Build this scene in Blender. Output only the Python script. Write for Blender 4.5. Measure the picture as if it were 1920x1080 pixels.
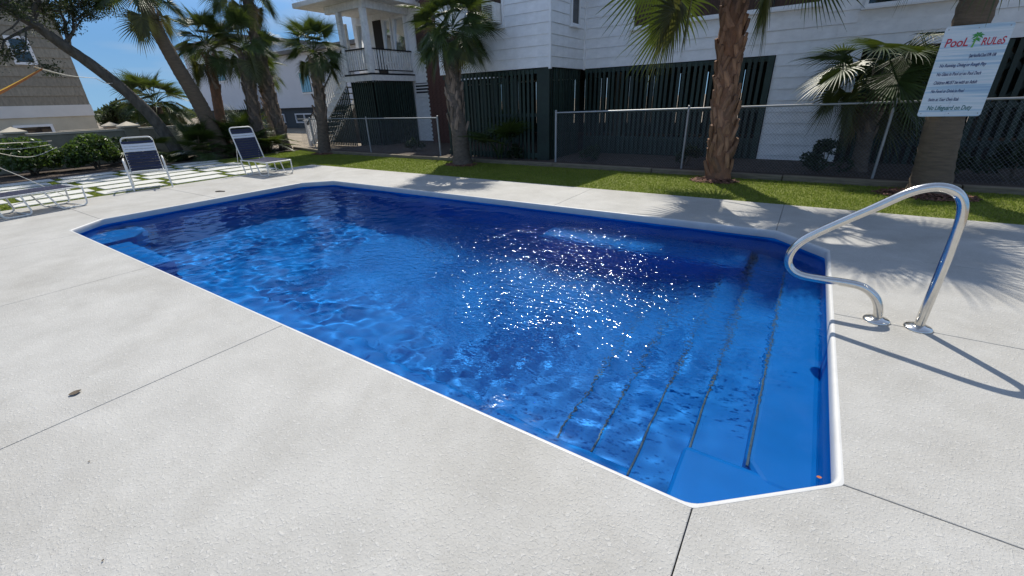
import bpy, bmesh, math, random
import numpy as np
from mathutils import Vector, Matrix, Quaternion

# ---------------------------------------------------------------- camera, sky, sun, exposure
scene = bpy.context.scene
COL = scene.collection
for o in list(bpy.data.objects):
    bpy.data.objects.remove(o)

EYE = Vector((0.0, 0.0, 1.55))
FOCAL_PX, YAW, PITCH, ROLL = 790.1, -0.59907, 0.42059, -0.0356
cam_d = bpy.data.cameras.new('camera')
cam = bpy.data.objects.new('camera', cam_d)
COL.objects.link(cam)
cam_d.sensor_width = 36.0
cam_d.lens = 36.0 * FOCAL_PX / 1920.0
cam_d.clip_start = 0.05
cam_d.clip_end = 2000.0
_f = Vector((math.sin(YAW) * math.cos(PITCH), math.cos(YAW) * math.cos(PITCH), -math.sin(PITCH)))
_r = Vector((math.cos(YAW), -math.sin(YAW), 0))
_u = _r.cross(_f)
_r2 = math.cos(ROLL) * _r + math.sin(ROLL) * _u
_u2 = -math.sin(ROLL) * _r + math.cos(ROLL) * _u
cam.matrix_world = Matrix.Translation(EYE) @ Matrix((_r2, _u2, -_f)).transposed().to_4x4()
scene.camera = cam

SUN_EL, SUN_AZ = math.radians(50.5), math.radians(-34.0)      # azimuth from +Y, positive towards +X
world = bpy.data.worlds.new('World')
scene.world = world
world.use_nodes = True
wn, wl = world.node_tree.nodes, world.node_tree.links
wn.clear()
w_out = wn.new('ShaderNodeOutputWorld')
w_bg = wn.new('ShaderNodeBackground')
w_sky = wn.new('ShaderNodeTexSky')
w_sky.sky_type = 'NISHITA'
w_sky.sun_disc = False
w_sky.sun_elevation = SUN_EL
w_sky.sun_rotation = SUN_AZ
w_sky.altitude = 0.0
w_sky.air_density = 0.85
w_sky.dust_density = 0.0
w_sky.ozone_density = 1.5
w_bg.inputs['Strength'].default_value = 0.12
# thin streaky cloud over the blue
w_tc = wn.new('ShaderNodeTexCoord')
w_map = wn.new('ShaderNodeMapping')
w_map.inputs['Scale'].default_value = (1.6, 1.6, 11.0)
w_noise = wn.new('ShaderNodeTexNoise')
w_noise.inputs['Scale'].default_value = 1.7
w_noise.inputs['Detail'].default_value = 6.0
w_ramp = wn.new('ShaderNodeValToRGB')
w_ramp.color_ramp.elements[0].position = 0.50
w_ramp.color_ramp.elements[0].color = (0, 0, 0, 1)
w_ramp.color_ramp.elements[1].position = 0.78
w_ramp.color_ramp.elements[1].color = (0.45, 0.45, 0.45, 1)
w_mix = wn.new('ShaderNodeMixRGB')
w_mix.inputs['Color2'].default_value = (2.6, 2.8, 3.0, 1)
wl.new(w_tc.outputs['Generated'], w_map.inputs['Vector'])
wl.new(w_map.outputs['Vector'], w_noise.inputs['Vector'])
wl.new(w_noise.outputs['Fac'], w_ramp.inputs['Fac'])
wl.new(w_ramp.outputs['Color'], w_mix.inputs['Fac'])
w_hsv = wn.new('ShaderNodeHueSaturation')
w_hsv.inputs['Saturation'].default_value = 0.80
wl.new(w_sky.outputs['Color'], w_hsv.inputs['Color'])
# low sky given its own blue; brighter sky above fills the shade
w_sep = wn.new('ShaderNodeSeparateXYZ')
w_hr = wn.new('ShaderNodeMapRange')
w_hr.interpolation_type = 'SMOOTHSTEP'
w_hr.inputs['From Min'].default_value = 0.42
w_hr.inputs['From Max'].default_value = 0.10
w_hz = wn.new('ShaderNodeMixRGB')
w_low = wn.new('ShaderNodeValToRGB')
w_low.color_ramp.elements[0].position = 0.0
w_low.color_ramp.elements[0].color = (1.25, 2.25, 3.3, 1)
w_low.color_ramp.elements[1].position = 0.20
w_low.color_ramp.elements[1].color = (0.55, 1.55, 3.35, 1)
wl.new(w_low.outputs['Color'], w_hz.inputs['Color2'])
wl.new(w_tc.outputs['Generated'], w_sep.inputs[0])
wl.new(w_sep.outputs['Z'], w_hr.inputs['Value'])
wl.new(w_sep.outputs['Z'], w_low.inputs['Fac'])
wl.new(w_hr.outputs['Result'], w_hz.inputs['Fac'])
wl.new(w_hsv.outputs['Color'], w_hz.inputs['Color1'])
wl.new(w_hz.outputs['Color'], w_mix.inputs['Color1'])
wl.new(w_mix.outputs['Color'], w_bg.inputs['Color'])
wl.new(w_bg.outputs['Background'], w_out.inputs['Surface'])

sun_d = bpy.data.lights.new('sun', 'SUN')
sun_d.energy = 3.0
sun_d.angle = math.radians(0.5)
sun_d.color = (1.0, 0.94, 0.83)
sun = bpy.data.objects.new('sun', sun_d)
COL.objects.link(sun)
SUN_DIR = Vector((math.sin(SUN_AZ) * math.cos(SUN_EL), math.cos(SUN_AZ) * math.cos(SUN_EL), math.sin(SUN_EL)))
sun.rotation_euler = SUN_DIR.to_track_quat('Z', 'Y').to_euler()
sun.location = SUN_DIR * 60

vs = scene.view_settings
vs.view_transform = 'Standard'
vs.look = 'None'
vs.exposure = 0.85
vs.gamma = 1.0
vs.use_curve_mapping = False
scene.display_settings.display_device = 'sRGB'
cy = scene.cycles
cy.use_denoising = True
cy.max_bounces = 8
cy.diffuse_bounces = 4
cy.glossy_bounces = 5
cy.transmission_bounces = 8
cy.transparent_max_bounces = 12
cy.caustics_refractive = True
cy.caustics_reflective = True
cy.sample_clamp_indirect = 30.0
cy.blur_glossy = 0.3
try:                      # sunlight refracted by the water reaches the pool floor
    sun_d.cycles.is_caustics_light = True
except AttributeError:
    pass

# ---------------------------------------------------------------- helpers
RND = random.Random(7)

def new_mat(name):
    m = bpy.data.materials.new(name)
    m.use_nodes = True
    nt = m.node_tree
    return m, nt.nodes, nt.links, nt.nodes['Principled BSDF']

def mat(name, color, rough=0.6, metal=0.0, var=0.0, scale=8.0, bump=0.0, bump_scale=40.0, spec=0.5, island=0.0,
        translucent=None, stretch=(1, 1, 1), color2=None, obj_random=0.0, detail=4.0):
    """Principled material with noise variation, optional bump, per-piece variation and leaf translucency."""
    m, n, l, p = new_mat(name)
    p.inputs['Roughness'].default_value = rough
    p.inputs['Metallic'].default_value = metal
    p.inputs['Specular IOR Level'].default_value = spec
    geo = n.new('ShaderNodeNewGeometry')
    tc = n.new('ShaderNodeTexCoord')
    mp = n.new('ShaderNodeMapping')
    mp.inputs['Scale'].default_value = stretch
    l.new(tc.outputs['Object'], mp.inputs['Vector'])
    c2 = color2 if color2 else tuple(max(0, c * (1 - var)) for c in color)
    c1 = color if color2 else tuple(min(1, c * (1 + var * 0.6)) for c in color)
    out = None
    if var > 0 or color2:
        nz = n.new('ShaderNodeTexNoise')
        nz.inputs['Scale'].default_value = scale
        nz.inputs['Detail'].default_value = detail
        nz.inputs['Roughness'].default_value = 0.62
        l.new(mp.outputs['Vector'], nz.inputs['Vector'])
        rp = n.new('ShaderNodeValToRGB')
        rp.color_ramp.elements[0].position = 0.32
        rp.color_ramp.elements[1].position = 0.68
        rp.color_ramp.elements[0].color = (*c2, 1)
        rp.color_ramp.elements[1].color = (*c1, 1)
        l.new(nz.outputs['Fac'], rp.inputs['Fac'])
        out = rp.outputs['Color']
    if island > 0 or obj_random > 0:
        mr = n.new('ShaderNodeMapRange')
        a = max(island, obj_random)
        mr.inputs['To Min'].default_value = 1 - a
        mr.inputs['To Max'].default_value = 1 + a
        if island > 0:
            l.new(geo.outputs['Random Per Island'], mr.inputs['Value'])
        else:
            oi = n.new('ShaderNodeObjectInfo')
            l.new(oi.outputs['Random'], mr.inputs['Value'])
        hv = n.new('ShaderNodeHueSaturation')
        l.new(mr.outputs['Result'], hv.inputs['Value'])
        if out:
            l.new(out, hv.inputs['Color'])
        else:
            hv.inputs['Color'].default_value = (*color, 1)
        out = hv.outputs['Color']
    if out:
        l.new(out, p.inputs['Base Color'])
    else:
        p.inputs['Base Color'].default_value = (*color, 1)
    if bump > 0:
        nb = n.new('ShaderNodeTexNoise')
        nb.inputs['Scale'].default_value = bump_scale
        nb.inputs['Detail'].default_value = 5.0
        l.new(mp.outputs['Vector'], nb.inputs['Vector'])
        b = n.new('ShaderNodeBump')
        b.inputs['Strength'].default_value = bump
        b.inputs['Distance'].default_value = 0.02
        l.new(nb.outputs['Fac'], b.inputs['Height'])
        l.new(b.outputs['Normal'], p.inputs['Normal'])
    if translucent:
        tr = n.new('ShaderNodeBsdfTranslucent')
        tr.inputs['Color'].default_value = (*translucent, 1)
        mx = n.new('ShaderNodeMixShader')
        mx.inputs['Fac'].default_value = 0.32
        l.new(p.outputs['BSDF'], mx.inputs[1])
        l.new(tr.outputs['BSDF'], mx.inputs[2])
        l.new(mx.outputs['Shader'], n['Material Output'].inputs['Surface'])
    return m

class MB:
    """Collects simple solids and builds ONE mesh object."""
    def __init__(self):
        self.v, self.f, self.m = [], [], []
    def add(self, verts, faces, mi=0):
        b = len(self.v)
        self.v += [tuple(p) for p in verts]
        self.f += [tuple(b + i for i in q) for q in faces]
        self.m += [mi] * len(faces)
        return self
    def box(self, x0, x1, y0, y1, z0, z1, mi=0):
        return self.add([(x0, y0, z0), (x1, y0, z0), (x1, y1, z0), (x0, y1, z0), (x0, y0, z1), (x1, y0, z1), (x1, y1, z1), (x0, y1, z1)],
                        [(0, 3, 2, 1), (4, 5, 6, 7), (0, 1, 5, 4), (1, 2, 6, 5), (2, 3, 7, 6), (3, 0, 4, 7)], mi)
    def prism(self, poly, z0, z1, mi=0):
        n = len(poly)
        v = [(x, y, z0) for x, y in poly] + [(x, y, z1) for x, y in poly]
        f = [tuple(reversed(range(n))), tuple(range(n, 2 * n))] + [(i, (i + 1) % n, n + (i + 1) % n, n + i) for i in range(n)]
        return self.add(v, f, mi)
    def tube(self, pts, r, n=8, caps=True, mi=0, twist=0.0):
        pts = [Vector(p) for p in pts]
        rs = r if isinstance(r, (list, tuple)) else [r] * len(pts)
        t0 = (pts[1] - pts[0]).normalized()
        up = Vector((0, 0, 1)) if abs(t0.z) < 0.9 else Vector((1, 0, 0))
        nrm = (up - t0 * up.dot(t0)).normalized()
        vs_, fs = [], []
        prev = t0
        for i, p in enumerate(pts):
            if i == 0:
                t = t0
            elif i == len(pts) - 1:
                t = (pts[i] - pts[i - 1]).normalized()
            else:
                t = ((pts[i] - pts[i - 1]).normalized() + (pts[i + 1] - pts[i]).normalized()).normalized()
            nrm = prev.rotation_difference(t) @ nrm
            prev = t
            b = t.cross(nrm)
            for k in range(n):
                a = 2 * math.pi * k / n + twist
                vs_.append(p + (nrm * math.cos(a) + b * math.sin(a)) * rs[i])
        for i in range(len(pts) - 1):
            for k in range(n):
                k2 = (k + 1) % n
                fs.append((i * n + k, i * n + k2, (i + 1) * n + k2, (i + 1) * n + k))
        if caps:
            fs.append(tuple(reversed(range(n))))
            fs.append(tuple(range((len(pts) - 1) * n, len(pts) * n)))
        return self.add(vs_, fs, mi)
    def mesh(self, name, mats, smooth=False, auto=None):
        me = bpy.data.meshes.new(name)
        me.from_pydata(self.v, [], self.f)
        for m in (mats if isinstance(mats, (list, tuple)) else [mats]):
            me.materials.append(m)
        if any(self.m):
            me.polygons.foreach_set('material_index', self.m)
        if smooth:
            me.shade_smooth()
            if auto:
                me.set_sharp_from_angle(angle=math.radians(auto))
        me.update()
        return me
    def build(self, name, mats, parent=None, smooth=False, loc=None, auto=None):
        return put(name, self.mesh(name, mats, smooth, auto), parent, loc)

def put(name, me, parent=None, loc=None, rot=None, scale=None):
    o = bpy.data.objects.new(name, me)
    COL.objects.link(o)
    if parent:
        o.parent = parent
    if loc is not None:
        o.location = loc
    if rot is not None:
        o.rotation_euler = rot
    if scale is not None:
        o.scale = scale if isinstance(scale, (tuple, list)) else (scale,) * 3
    return o

def tag(o, label=None, cat=None, group=None, kind=None):
    if label: o['label'] = label
    if cat: o['category'] = cat
    if group: o['group'] = group
    if kind: o['kind'] = kind
    return o

def thing(name, label, cat, loc=(0, 0, 0), rotz=0.0, group=None):
    o = bpy.data.objects.new(name, None)
    COL.objects.link(o)
    o.location = loc
    o.rotation_euler = (0, 0, rotz)
    o.empty_display_size = 0.2
    return tag(o, label, cat, group)

def bevel(o, w, seg=2):
    b = o.modifiers.new('bevel', 'BEVEL')
    b.width = w
    b.segments = seg
    b.limit_method = 'ANGLE'
    return o

def smooth_path(pts, n=6, closed=False):
    """Catmull-Rom through points."""
    P = [Vector(p) for p in pts]
    out = []
    for i in range(len(P) - 1):
        p0 = P[max(i - 1, 0)]; p1 = P[i]; p2 = P[i + 1]; p3 = P[min(i + 2, len(P) - 1)]
        for k in range(n):
            t = k / n
            out.append(0.5 * ((2 * p1) + (p2 - p0) * t + (2 * p0 - 5 * p1 + 4 * p2 - p3) * t * t + (3 * p1 - p0 - 3 * p2 + p3) * t ** 3))
    out.append(P[-1])
    return out

def fillet_path(pts, radii, seg=6):
    """Polyline with rounded corners."""
    P = [Vector(p) for p in pts]
    out = [P[0]]
    for i in range(1, len(P) - 1):
        a = (P[i - 1] - P[i]); b = (P[i + 1] - P[i])
        r = radii if not isinstance(radii, (list, tuple)) else radii[i - 1]
        half = a.angle(b) / 2
        d = min(r / math.tan(half), a.length * 0.49, b.length * 0.49)
        p1 = P[i] + a.normalized() * d
        p2 = P[i] + b.normalized() * d
        for k in range(seg + 1):
            t = k / seg
            out.append((1 - t) ** 2 * p1 + 2 * t * (1 - t) * P[i] + t * t * p2)
    out.append(P[-1])
    return out

# ---------------------------------------------------------------- materials
def deck_material():
    m, n, l, p = new_mat('knockdown_concrete')
    p.inputs['Roughness'].default_value = 0.72
    p.inputs['Specular IOR Level'].default_value = 0.35
    g = n.new('ShaderNodeNewGeometry')
    big = n.new('ShaderNodeTexNoise'); big.inputs['Scale'].default_value = 2.1; big.inputs['Detail'].default_value = 8; big.inputs['Roughness'].default_value = 0.66
    mid = n.new('ShaderNodeTexNoise'); mid.inputs['Scale'].default_value = 62; mid.inputs['Detail'].default_value = 3; mid.inputs['Distortion'].default_value = 0.5
    vor = n.new('ShaderNodeTexVoronoi'); vor.inputs['Scale'].default_value = 120; vor.feature = 'SMOOTH_F1'
    fine = n.new('ShaderNodeTexNoise'); fine.inputs['Scale'].default_value = 260; fine.inputs['Detail'].default_value = 3
    spk = n.new('ShaderNodeTexNoise'); spk.inputs['Scale'].default_value = 95; spk.inputs['Detail'].default_value = 1
    for t in (big, mid, vor, fine, spk):
        l.new(g.outputs['Position'], t.inputs['Vector'])
    r1 = n.new('ShaderNodeValToRGB')
    r1.color_ramp.elements[0].position = 0.34; r1.color_ramp.elements[0].color = (0.362, 0.354, 0.332, 1)
    r1.color_ramp.elements[1].position = 0.66; r1.color_ramp.elements[1].color = (0.436, 0.428, 0.404, 1)
    l.new(big.outputs['Fac'], r1.inputs['Fac'])
    r2 = n.new('ShaderNodeValToRGB')               # flattened knockdown islands, paler
    r2.color_ramp.elements[0].position = 0.56; r2.color_ramp.elements[0].color = (0, 0, 0, 1)
    r2.color_ramp.elements[1].position = 0.63; r2.color_ramp.elements[1].color = (1, 1, 1, 1)
    l.new(mid.outputs['Fac'], r2.inputs['Fac'])
    mx = n.new('ShaderNodeMixRGB'); mx.blend_type = 'MIX'
    mx.inputs['Color2'].default_value = (0.500, 0.492, 0.468, 1)
    ml = n.new('ShaderNodeMath'); ml.operation = 'MULTIPLY'; ml.inputs[1].default_value = 0.55
    l.new(r2.outputs['Color'], ml.inputs[0]); l.new(ml.outputs[0], mx.inputs['Fac']); l.new(r1.outputs['Color'], mx.inputs['Color1'])
    r3 = n.new('ShaderNodeValToRGB')               # tiny dirty pits
    r3.color_ramp.elements[0].position = 0.26; r3.color_ramp.elements[0].color = (0.70, 0.69, 0.66, 1)
    r3.color_ramp.elements[1].position = 0.40; r3.color_ramp.elements[1].color = (1, 1, 1, 1)
    l.new(spk.outputs['Fac'], r3.inputs['Fac'])
    mu = n.new('ShaderNodeMixRGB'); mu.blend_type = 'MULTIPLY'; mu.inputs['Fac'].default_value = 0.6
    l.new(mx.outputs['Color'], mu.inputs['Color1']); l.new(r3.outputs['Color'], mu.inputs['Color2'])
    st = n.new('ShaderNodeTexNoise'); st.inputs['Scale'].default_value = 0.55; st.inputs['Detail'].default_value = 9; st.inputs['Roughness'].default_value = 0.72; st.inputs['Distortion'].default_value = 0.6
    l.new(g.outputs['Position'], st.inputs['Vector'])
    r4 = n.new('ShaderNodeValToRGB')
    r4.color_ramp.elements[0].position = 0.36; r4.color_ramp.elements[0].color = (0.87, 0.86, 0.84, 1)
    r4.color_ramp.elements[1].position = 0.56; r4.color_ramp.elements[1].color = (1, 1, 1, 1)
    l.new(st.outputs['Fac'], r4.inputs['Fac'])
    m4 = n.new('ShaderNodeMixRGB'); m4.blend_type = 'MULTIPLY'; m4.inputs['Fac'].default_value = 1.0
    l.new(mu.outputs['Color'], m4.inputs['Color1']); l.new(r4.outputs['Color'], m4.inputs['Color2'])
    l.new(m4.outputs['Color'], p.inputs['Base Color'])
    ad = n.new('ShaderNodeMath'); ad.operation = 'MULTIPLY_ADD'; ad.inputs[1].default_value = 0.6
    l.new(fine.outputs['Fac'], ad.inputs[0]); l.new(r2.outputs['Color'], ad.inputs[2])
    ad2 = n.new('ShaderNodeMath'); ad2.operation = 'MULTIPLY_ADD'; ad2.inputs[1].default_value = 0.7
    l.new(vor.outputs['Distance'], ad2.inputs[0]); l.new(ad.outputs[0], ad2.inputs[2])
    b = n.new('ShaderNodeBump'); b.inputs['Strength'].default_value = 0.5; b.inputs['Distance'].default_value = 0.0042
    l.new(ad2.outputs[0], b.inputs['Height']); l.new(b.outputs['Normal'], p.inputs['Normal'])
    return m

M = {}
M['deck'] = deck_material()
M['coping'] = mat('smooth_coping', (0.52, 0.52, 0.51), 0.5, var=0.08, scale=6, bump=0.08, bump_scale=60)
M['gelcoat'] = mat('blue_gelcoat', (0.0, 0.165, 0.53), 0.5, var=0.10, scale=2.0, spec=0.1)
M['grip'] = mat('grip_strip', (0.06, 0.105, 0.14), 0.8, var=0.3, scale=40)
M['water'] = None
M['turf'] = mat('artificial_turf', (0.205, 0.235, 0.040), 0.75, color2=(0.125, 0.150, 0.024), scale=26, bump=0.9, bump_scale=160, spec=0.2)
M['blade'] = mat('turf_blade', (0.250, 0.275, 0.050), 0.7, color2=(0.155, 0.200, 0.032), scale=1.6, island=0.35, spec=0.25, translucent=(0.22, 0.30, 0.03))
M['dirt'] = mat('sandy_ground', (0.26, 0.21, 0.15), 0.95, var=0.35, scale=1.5, bump=0.5, bump_scale=12)
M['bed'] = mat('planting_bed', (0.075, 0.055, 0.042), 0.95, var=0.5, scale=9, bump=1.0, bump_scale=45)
M['chip'] = mat('bark_chip', (0.15, 0.068, 0.042), 0.85, island=0.6)
M['timber'] = mat('landscape_timber', (0.20, 0.165, 0.115), 0.85, var=0.35, scale=5, stretch=(0.6, 6, 6), bump=0.5, bump_scale=18)
M['siding'] = mat('painted_siding', (0.84, 0.84, 0.84), 0.55, var=0.10, scale=3.5, stretch=(1.2, 1, 1.5), bump=0.08, bump_scale=20)
M['trim'] = mat('white_trim', (0.82, 0.82, 0.82), 0.5, var=0.05, scale=6)
M['weathered'] = mat('weathered_white_paint', (0.79, 0.78, 0.75), 0.65, var=0.16, scale=7)
M['green'] = mat('dark_green_paint', (0.017, 0.036, 0.027), 0.6, var=0.3, scale=4, obj_random=0.25)
M['dark'] = mat('dark_interior', (0.03, 0.027, 0.025), 0.9)
M['black'] = mat('black_paint', (0.012, 0.013, 0.015), 0.45)
M['curtain'] = mat('brown_curtain', (0.075, 0.045, 0.035), 0.9, var=0.4, scale=9, stretch=(6, 6, .4))
M['sky_glass'] = mat('reflective_window_glass', (0.72, 0.76, 0.80), 0.03, metal=0.9)
M['glass'] = mat('window_glass', (0.012, 0.016, 0.02), 0.04, spec=1.0)
M['roof'] = mat('grey_shingle', (0.16, 0.155, 0.15), 0.9, var=0.3, scale=14)
M['brick'] = mat('chimney_brick', (0.10, 0.048, 0.037), 0.9, var=0.35, scale=14, bump=0.4, bump_scale=30)
M['galv'] = mat('galvanised_steel', (0.36, 0.37, 0.38), 0.5, metal=0.6, var=0.1, scale=12)
M['wire'] = mat('fence_wire', (0.20, 0.21, 0.22), 0.55, metal=0.3)
M['steel'] = mat('polished_stainless', (0.66, 0.64, 0.60), 0.17, metal=1.0, var=0.08, scale=30)
M['tube'] = mat('white_powder_coat', (0.74, 0.73, 0.69), 0.38, var=0.05, scale=9)
M['navy'] = mat('navy_vinyl_strap', (0.012, 0.016, 0.050), 0.42, obj_random=0.2)
M['wstrap'] = mat('white_vinyl_strap', (0.66, 0.68, 0.72), 0.42)
M['gstrap'] = mat('pale_vinyl_strap', (0.33, 0.35, 0.40), 0.42)
M['frond'] = mat('palm_frond', (0.050, 0.082, 0.022), 0.42, island=0.45, spec=0.5, translucent=(0.075, 0.105, 0.014))
M['frond_old'] = mat('old_frond', (0.075, 0.088, 0.025), 0.42, island=0.5, spec=0.6, translucent=(0.13, 0.14, 0.03))
M['dry'] = mat('dry_frond', (0.16, 0.12, 0.075), 0.8, island=0.4, translucent=(0.2, 0.15, 0.07))
M['bark_red'] = mat('red_brown_palm_bark', (0.29, 0.135, 0.068), 0.9, color2=(0.12, 0.066, 0.042), scale=7, bump=0.9, bump_scale=26, stretch=(1, 1, 0.6))
M['bark'] = mat('grey_palm_bark', (0.165, 0.130, 0.100), 0.9, color2=(0.085, 0.066, 0.052), scale=8, bump=0.9, bump_scale=30, stretch=(1, 1, 2.2))
M['bark_smooth'] = mat('ringed_palm_bark', (0.17, 0.125, 0.085), 0.9, color2=(0.11, 0.083, 0.058), scale=5, bump=0.6, bump_scale=16, stretch=(1, 1, 6.0))
M['boot'] = mat('leaf_base', (0.24, 0.175, 0.128), 0.85, var=0.45, scale=14, obj_random=0.3, bump=0.5, bump_scale=40, stretch=(1, 1, .3))
M['boot_red'] = mat('red_leaf_base', (0.31, 0.165, 0.095), 0.85, var=0.45, scale=14, obj_random=0.35, bump=0.5, bump_scale=40, stretch=(1, 1, .3))
M['oak_bark'] = mat('oak_bark', (0.105, 0.095, 0.080), 0.95, var=0.4, scale=9, bump=1.0, bump_scale=22, stretch=(1, 1, .4))
M['oak_leaf'] = mat('oak_leaf', (0.036, 0.050, 0.018), 0.55, island=0.5, translucent=(0.08, 0.11, 0.03))
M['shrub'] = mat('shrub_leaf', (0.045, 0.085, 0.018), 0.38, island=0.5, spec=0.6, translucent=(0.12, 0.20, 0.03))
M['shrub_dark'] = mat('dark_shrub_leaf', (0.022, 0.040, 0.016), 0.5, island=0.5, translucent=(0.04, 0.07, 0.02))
M['twig'] = mat('twig', (0.09, 0.07, 0.05), 0.9)
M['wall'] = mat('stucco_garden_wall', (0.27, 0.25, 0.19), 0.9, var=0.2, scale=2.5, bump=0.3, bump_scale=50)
M['wall_lit'] = mat('sunlit_peach_wall', (0.52, 0.42, 0.32), 0.9, var=0.15, scale=2.5)  # sunlit peach look held in the colour; its near faces get no sun
M['cap'] = mat('wall_cap', (0.50, 0.45, 0.36), 0.85, var=0.12, scale=5)
M['shingle'] = mat('tan_shingle', (0.30, 0.265, 0.205), 0.9, var=0.25, scale=3.0, stretch=(1, 4, 1), obj_random=0.12)
M['cream'] = mat('cream_stucco', (0.54, 0.49, 0.38), 0.9, var=0.1, scale=2)
M['band'] = mat('cream_band', (0.70, 0.68, 0.64), 0.8, var=0.05, scale=2)
M['far_wall'] = mat('far_white_wall', (0.62, 0.64, 0.68), 0.7, var=0.06, scale=0.5)
M['shutter'] = mat('pale_blue_shutter', (0.20, 0.46, 0.60), 0.6)
M['slate'] = mat('dark_slate_wall', (0.045, 0.055, 0.065), 0.8)
M['paver'] = mat('paver_concrete', (0.56, 0.56, 0.53), 0.85, var=0.14, scale=4, bump=0.2, bump_scale=90)
M['rope'] = mat('white_rope', (0.66, 0.62, 0.54), 0.85)
M['dead_leaf'] = mat('dead_leaf', (0.10, 0.075, 0.05), 0.8, var=0.3, scale=60)

# ---------------------------------------------------------------- the pool: outline and deck
POOL = [(-8.81, 1.41), (-0.10, 1.41), (0.40, 1.85), (0.40, 5.30), (-0.10, 5.83), (-8.78, 5.83), (-9.26, 5.34), (-9.26, 1.87)]

def offset(poly, d):
    """Convex CCW polygon moved outwards by d."""
    n = len(poly)
    out = []
    for i in range(n):
        p0, p1, p2 = (Vector(poly[i - 1]), Vector(poly[i]), Vector(poly[(i + 1) % n]))
        e1, e2 = (p1 - p0).normalized(), (p2 - p1).normalized()
        n1, n2 = Vector((e1.y, -e1.x)), Vector((e2.y, -e2.x))
        b = (n1 + n2).normalized()
        out.append(tuple(p1 + b * (d / b.dot(n1))))
    return out

def inside(poly, X, Y):
    ok = np.ones_like(X, dtype=bool)
    n = len(poly)
    for i in range(n):
        x0, y0 = poly[i]; x1, y1 = poly[(i + 1) % n]
        ok &= ((x1 - x0) * (Y - y0) - (y1 - y0) * (X - x0)) > 0
    return ok

# ground: one sheet to the horizon with the pool pit cut out
G = 600.0
hole = (-9.9, 1.0, 0.9, 6.4)   # x0 x1 y0 y1
gx = [-G, hole[0], hole[1], G]; gy = [-G, hole[2], hole[3], G]
gv = [(x, y, -0.125) for y in gy for x in gx]
gf = [(j * 4 + i, j * 4 + i + 1, (j + 1) * 4 + i + 1, (j + 1) * 4 + i) for j in range(3) for i in range(3) if not (i == 1 and j == 1)]
ground = MB().add(gv, gf).build('ground', M['dirt'])
tag(ground, kind='structure')

# deck slabs, cut by control joints that run out from the pool corners
OUT = offset(POOL, 0.0215)
XL, XR, YN, YF = -11.95, 5.2, -4.2, 7.36
j = 0.0022
slabs = [
    [(-3.13, YN), (OUT[1][0], YN), OUT[1], (-3.13, OUT[1][1])],
    [(-5.76, YN), (-3.13, YN), (-3.13, OUT[0][1]), (-5.76, OUT[0][1])],
    [(-8.39, YN), (-5.76, YN), (-5.76, OUT[0][1]), (-8.39, OUT[0][1])],
    [(XL, YN), (-8.39, YN), (-8.39, OUT[0][1]), OUT[0], OUT[7], (XL, OUT[7][1])],
    [(OUT[1][0], YN), (XR, YN), (XR, OUT[2][1]), OUT[2], OUT[1]],
    [(OUT[2][0], OUT[2][1]), (XR, OUT[2][1]), (XR, 3.66), (OUT[2][0], 3.66)],
    [(OUT[2][0], 3.66), (XR, 3.66), (XR, OUT[3][1]), (OUT[3][0], OUT[3][1])],
    [OUT[3], (XR, OUT[3][1]), (XR, YF), (-0.10, YF), (-0.10, OUT[4][1]), OUT[4]],
    [(-3.14, OUT[4][1]), (-0.10, OUT[4][1]), (-0.10, YF), (-3.14, YF)],
    [(-5.77, OUT[4][1]), (-3.14, OUT[4][1]), (-3.14, YF), (-5.77, YF)],
    [(-8.80, OUT[5][1]), (-5.77, OUT[5][1]), (-5.77, YF), (-8.80, YF)],
    [(XL, OUT[6][1]), OUT[6], OUT[5], (-8.80, OUT[5][1]), (-8.80, YF), (XL, YF)],
    [(XL, OUT[7][1]), OUT[7], (OUT[7][0], 3.60), (XL, 3.60)],
    [(XL, 3.60), (OUT[7][0], 3.60), OUT[6], (XL, OUT[6][1])],
]
base = MB()
for q in ([(XL, YN), (XR, YN), (XR, 1.28), (XL, 1.28)], [(XL, 5.96), (XR, 5.96), (XR, YF), (XL, YF)],
          [(XL, 1.28), (-9.40, 1.28), (-9.40, 5.96), (XL, 5.96)], [(0.47, 1.28), (XR, 1.28), (XR, 5.96), (0.47, 5.96)]):
    base.prism(q, -0.12, -0.075)
deck = base.build('pool_deck', M['dirt'])
tag(deck, kind='structure')
def clean(poly):
    out = []
    for p in poly:
        if not out or (Vector(p) - Vector(out[-1])).length > 0.02:
            out.append(p)
    if (Vector(out[0]) - Vector(out[-1])).length < 0.02:
        out.pop()
    # drop collinear points
    res = []
    for i in range(len(out)):
        a, b, c = Vector(out[i - 1]), Vector(out[i]), Vector(out[(i + 1) % len(out)])
        u, w = b - a, c - b
        if abs(u.x * w.y - u.y * w.x) > 1e-4:
            res.append(out[i])
    return res
def inset_concave(poly, d):
    return offset(poly, -d)
for s in slabs:
    s = inset_concave(clean(s), j)
    o = MB().prism(s, -0.0745, 0.0).build('deck_slab', M['deck'], deck)
    bevel(o, 0.004, 2)

# coping: a smooth rounded band round the water
prof = [(0.026, -0.086), (0.026, 0.0005), (0.018, 0.0008), (0.011, -0.001), (0.005, -0.006), (0.001, -0.014), (0.0, -0.030), (0.0, -0.084), (0.004, -0.092), (0.026, -0.094)]
cop = MB()
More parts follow.
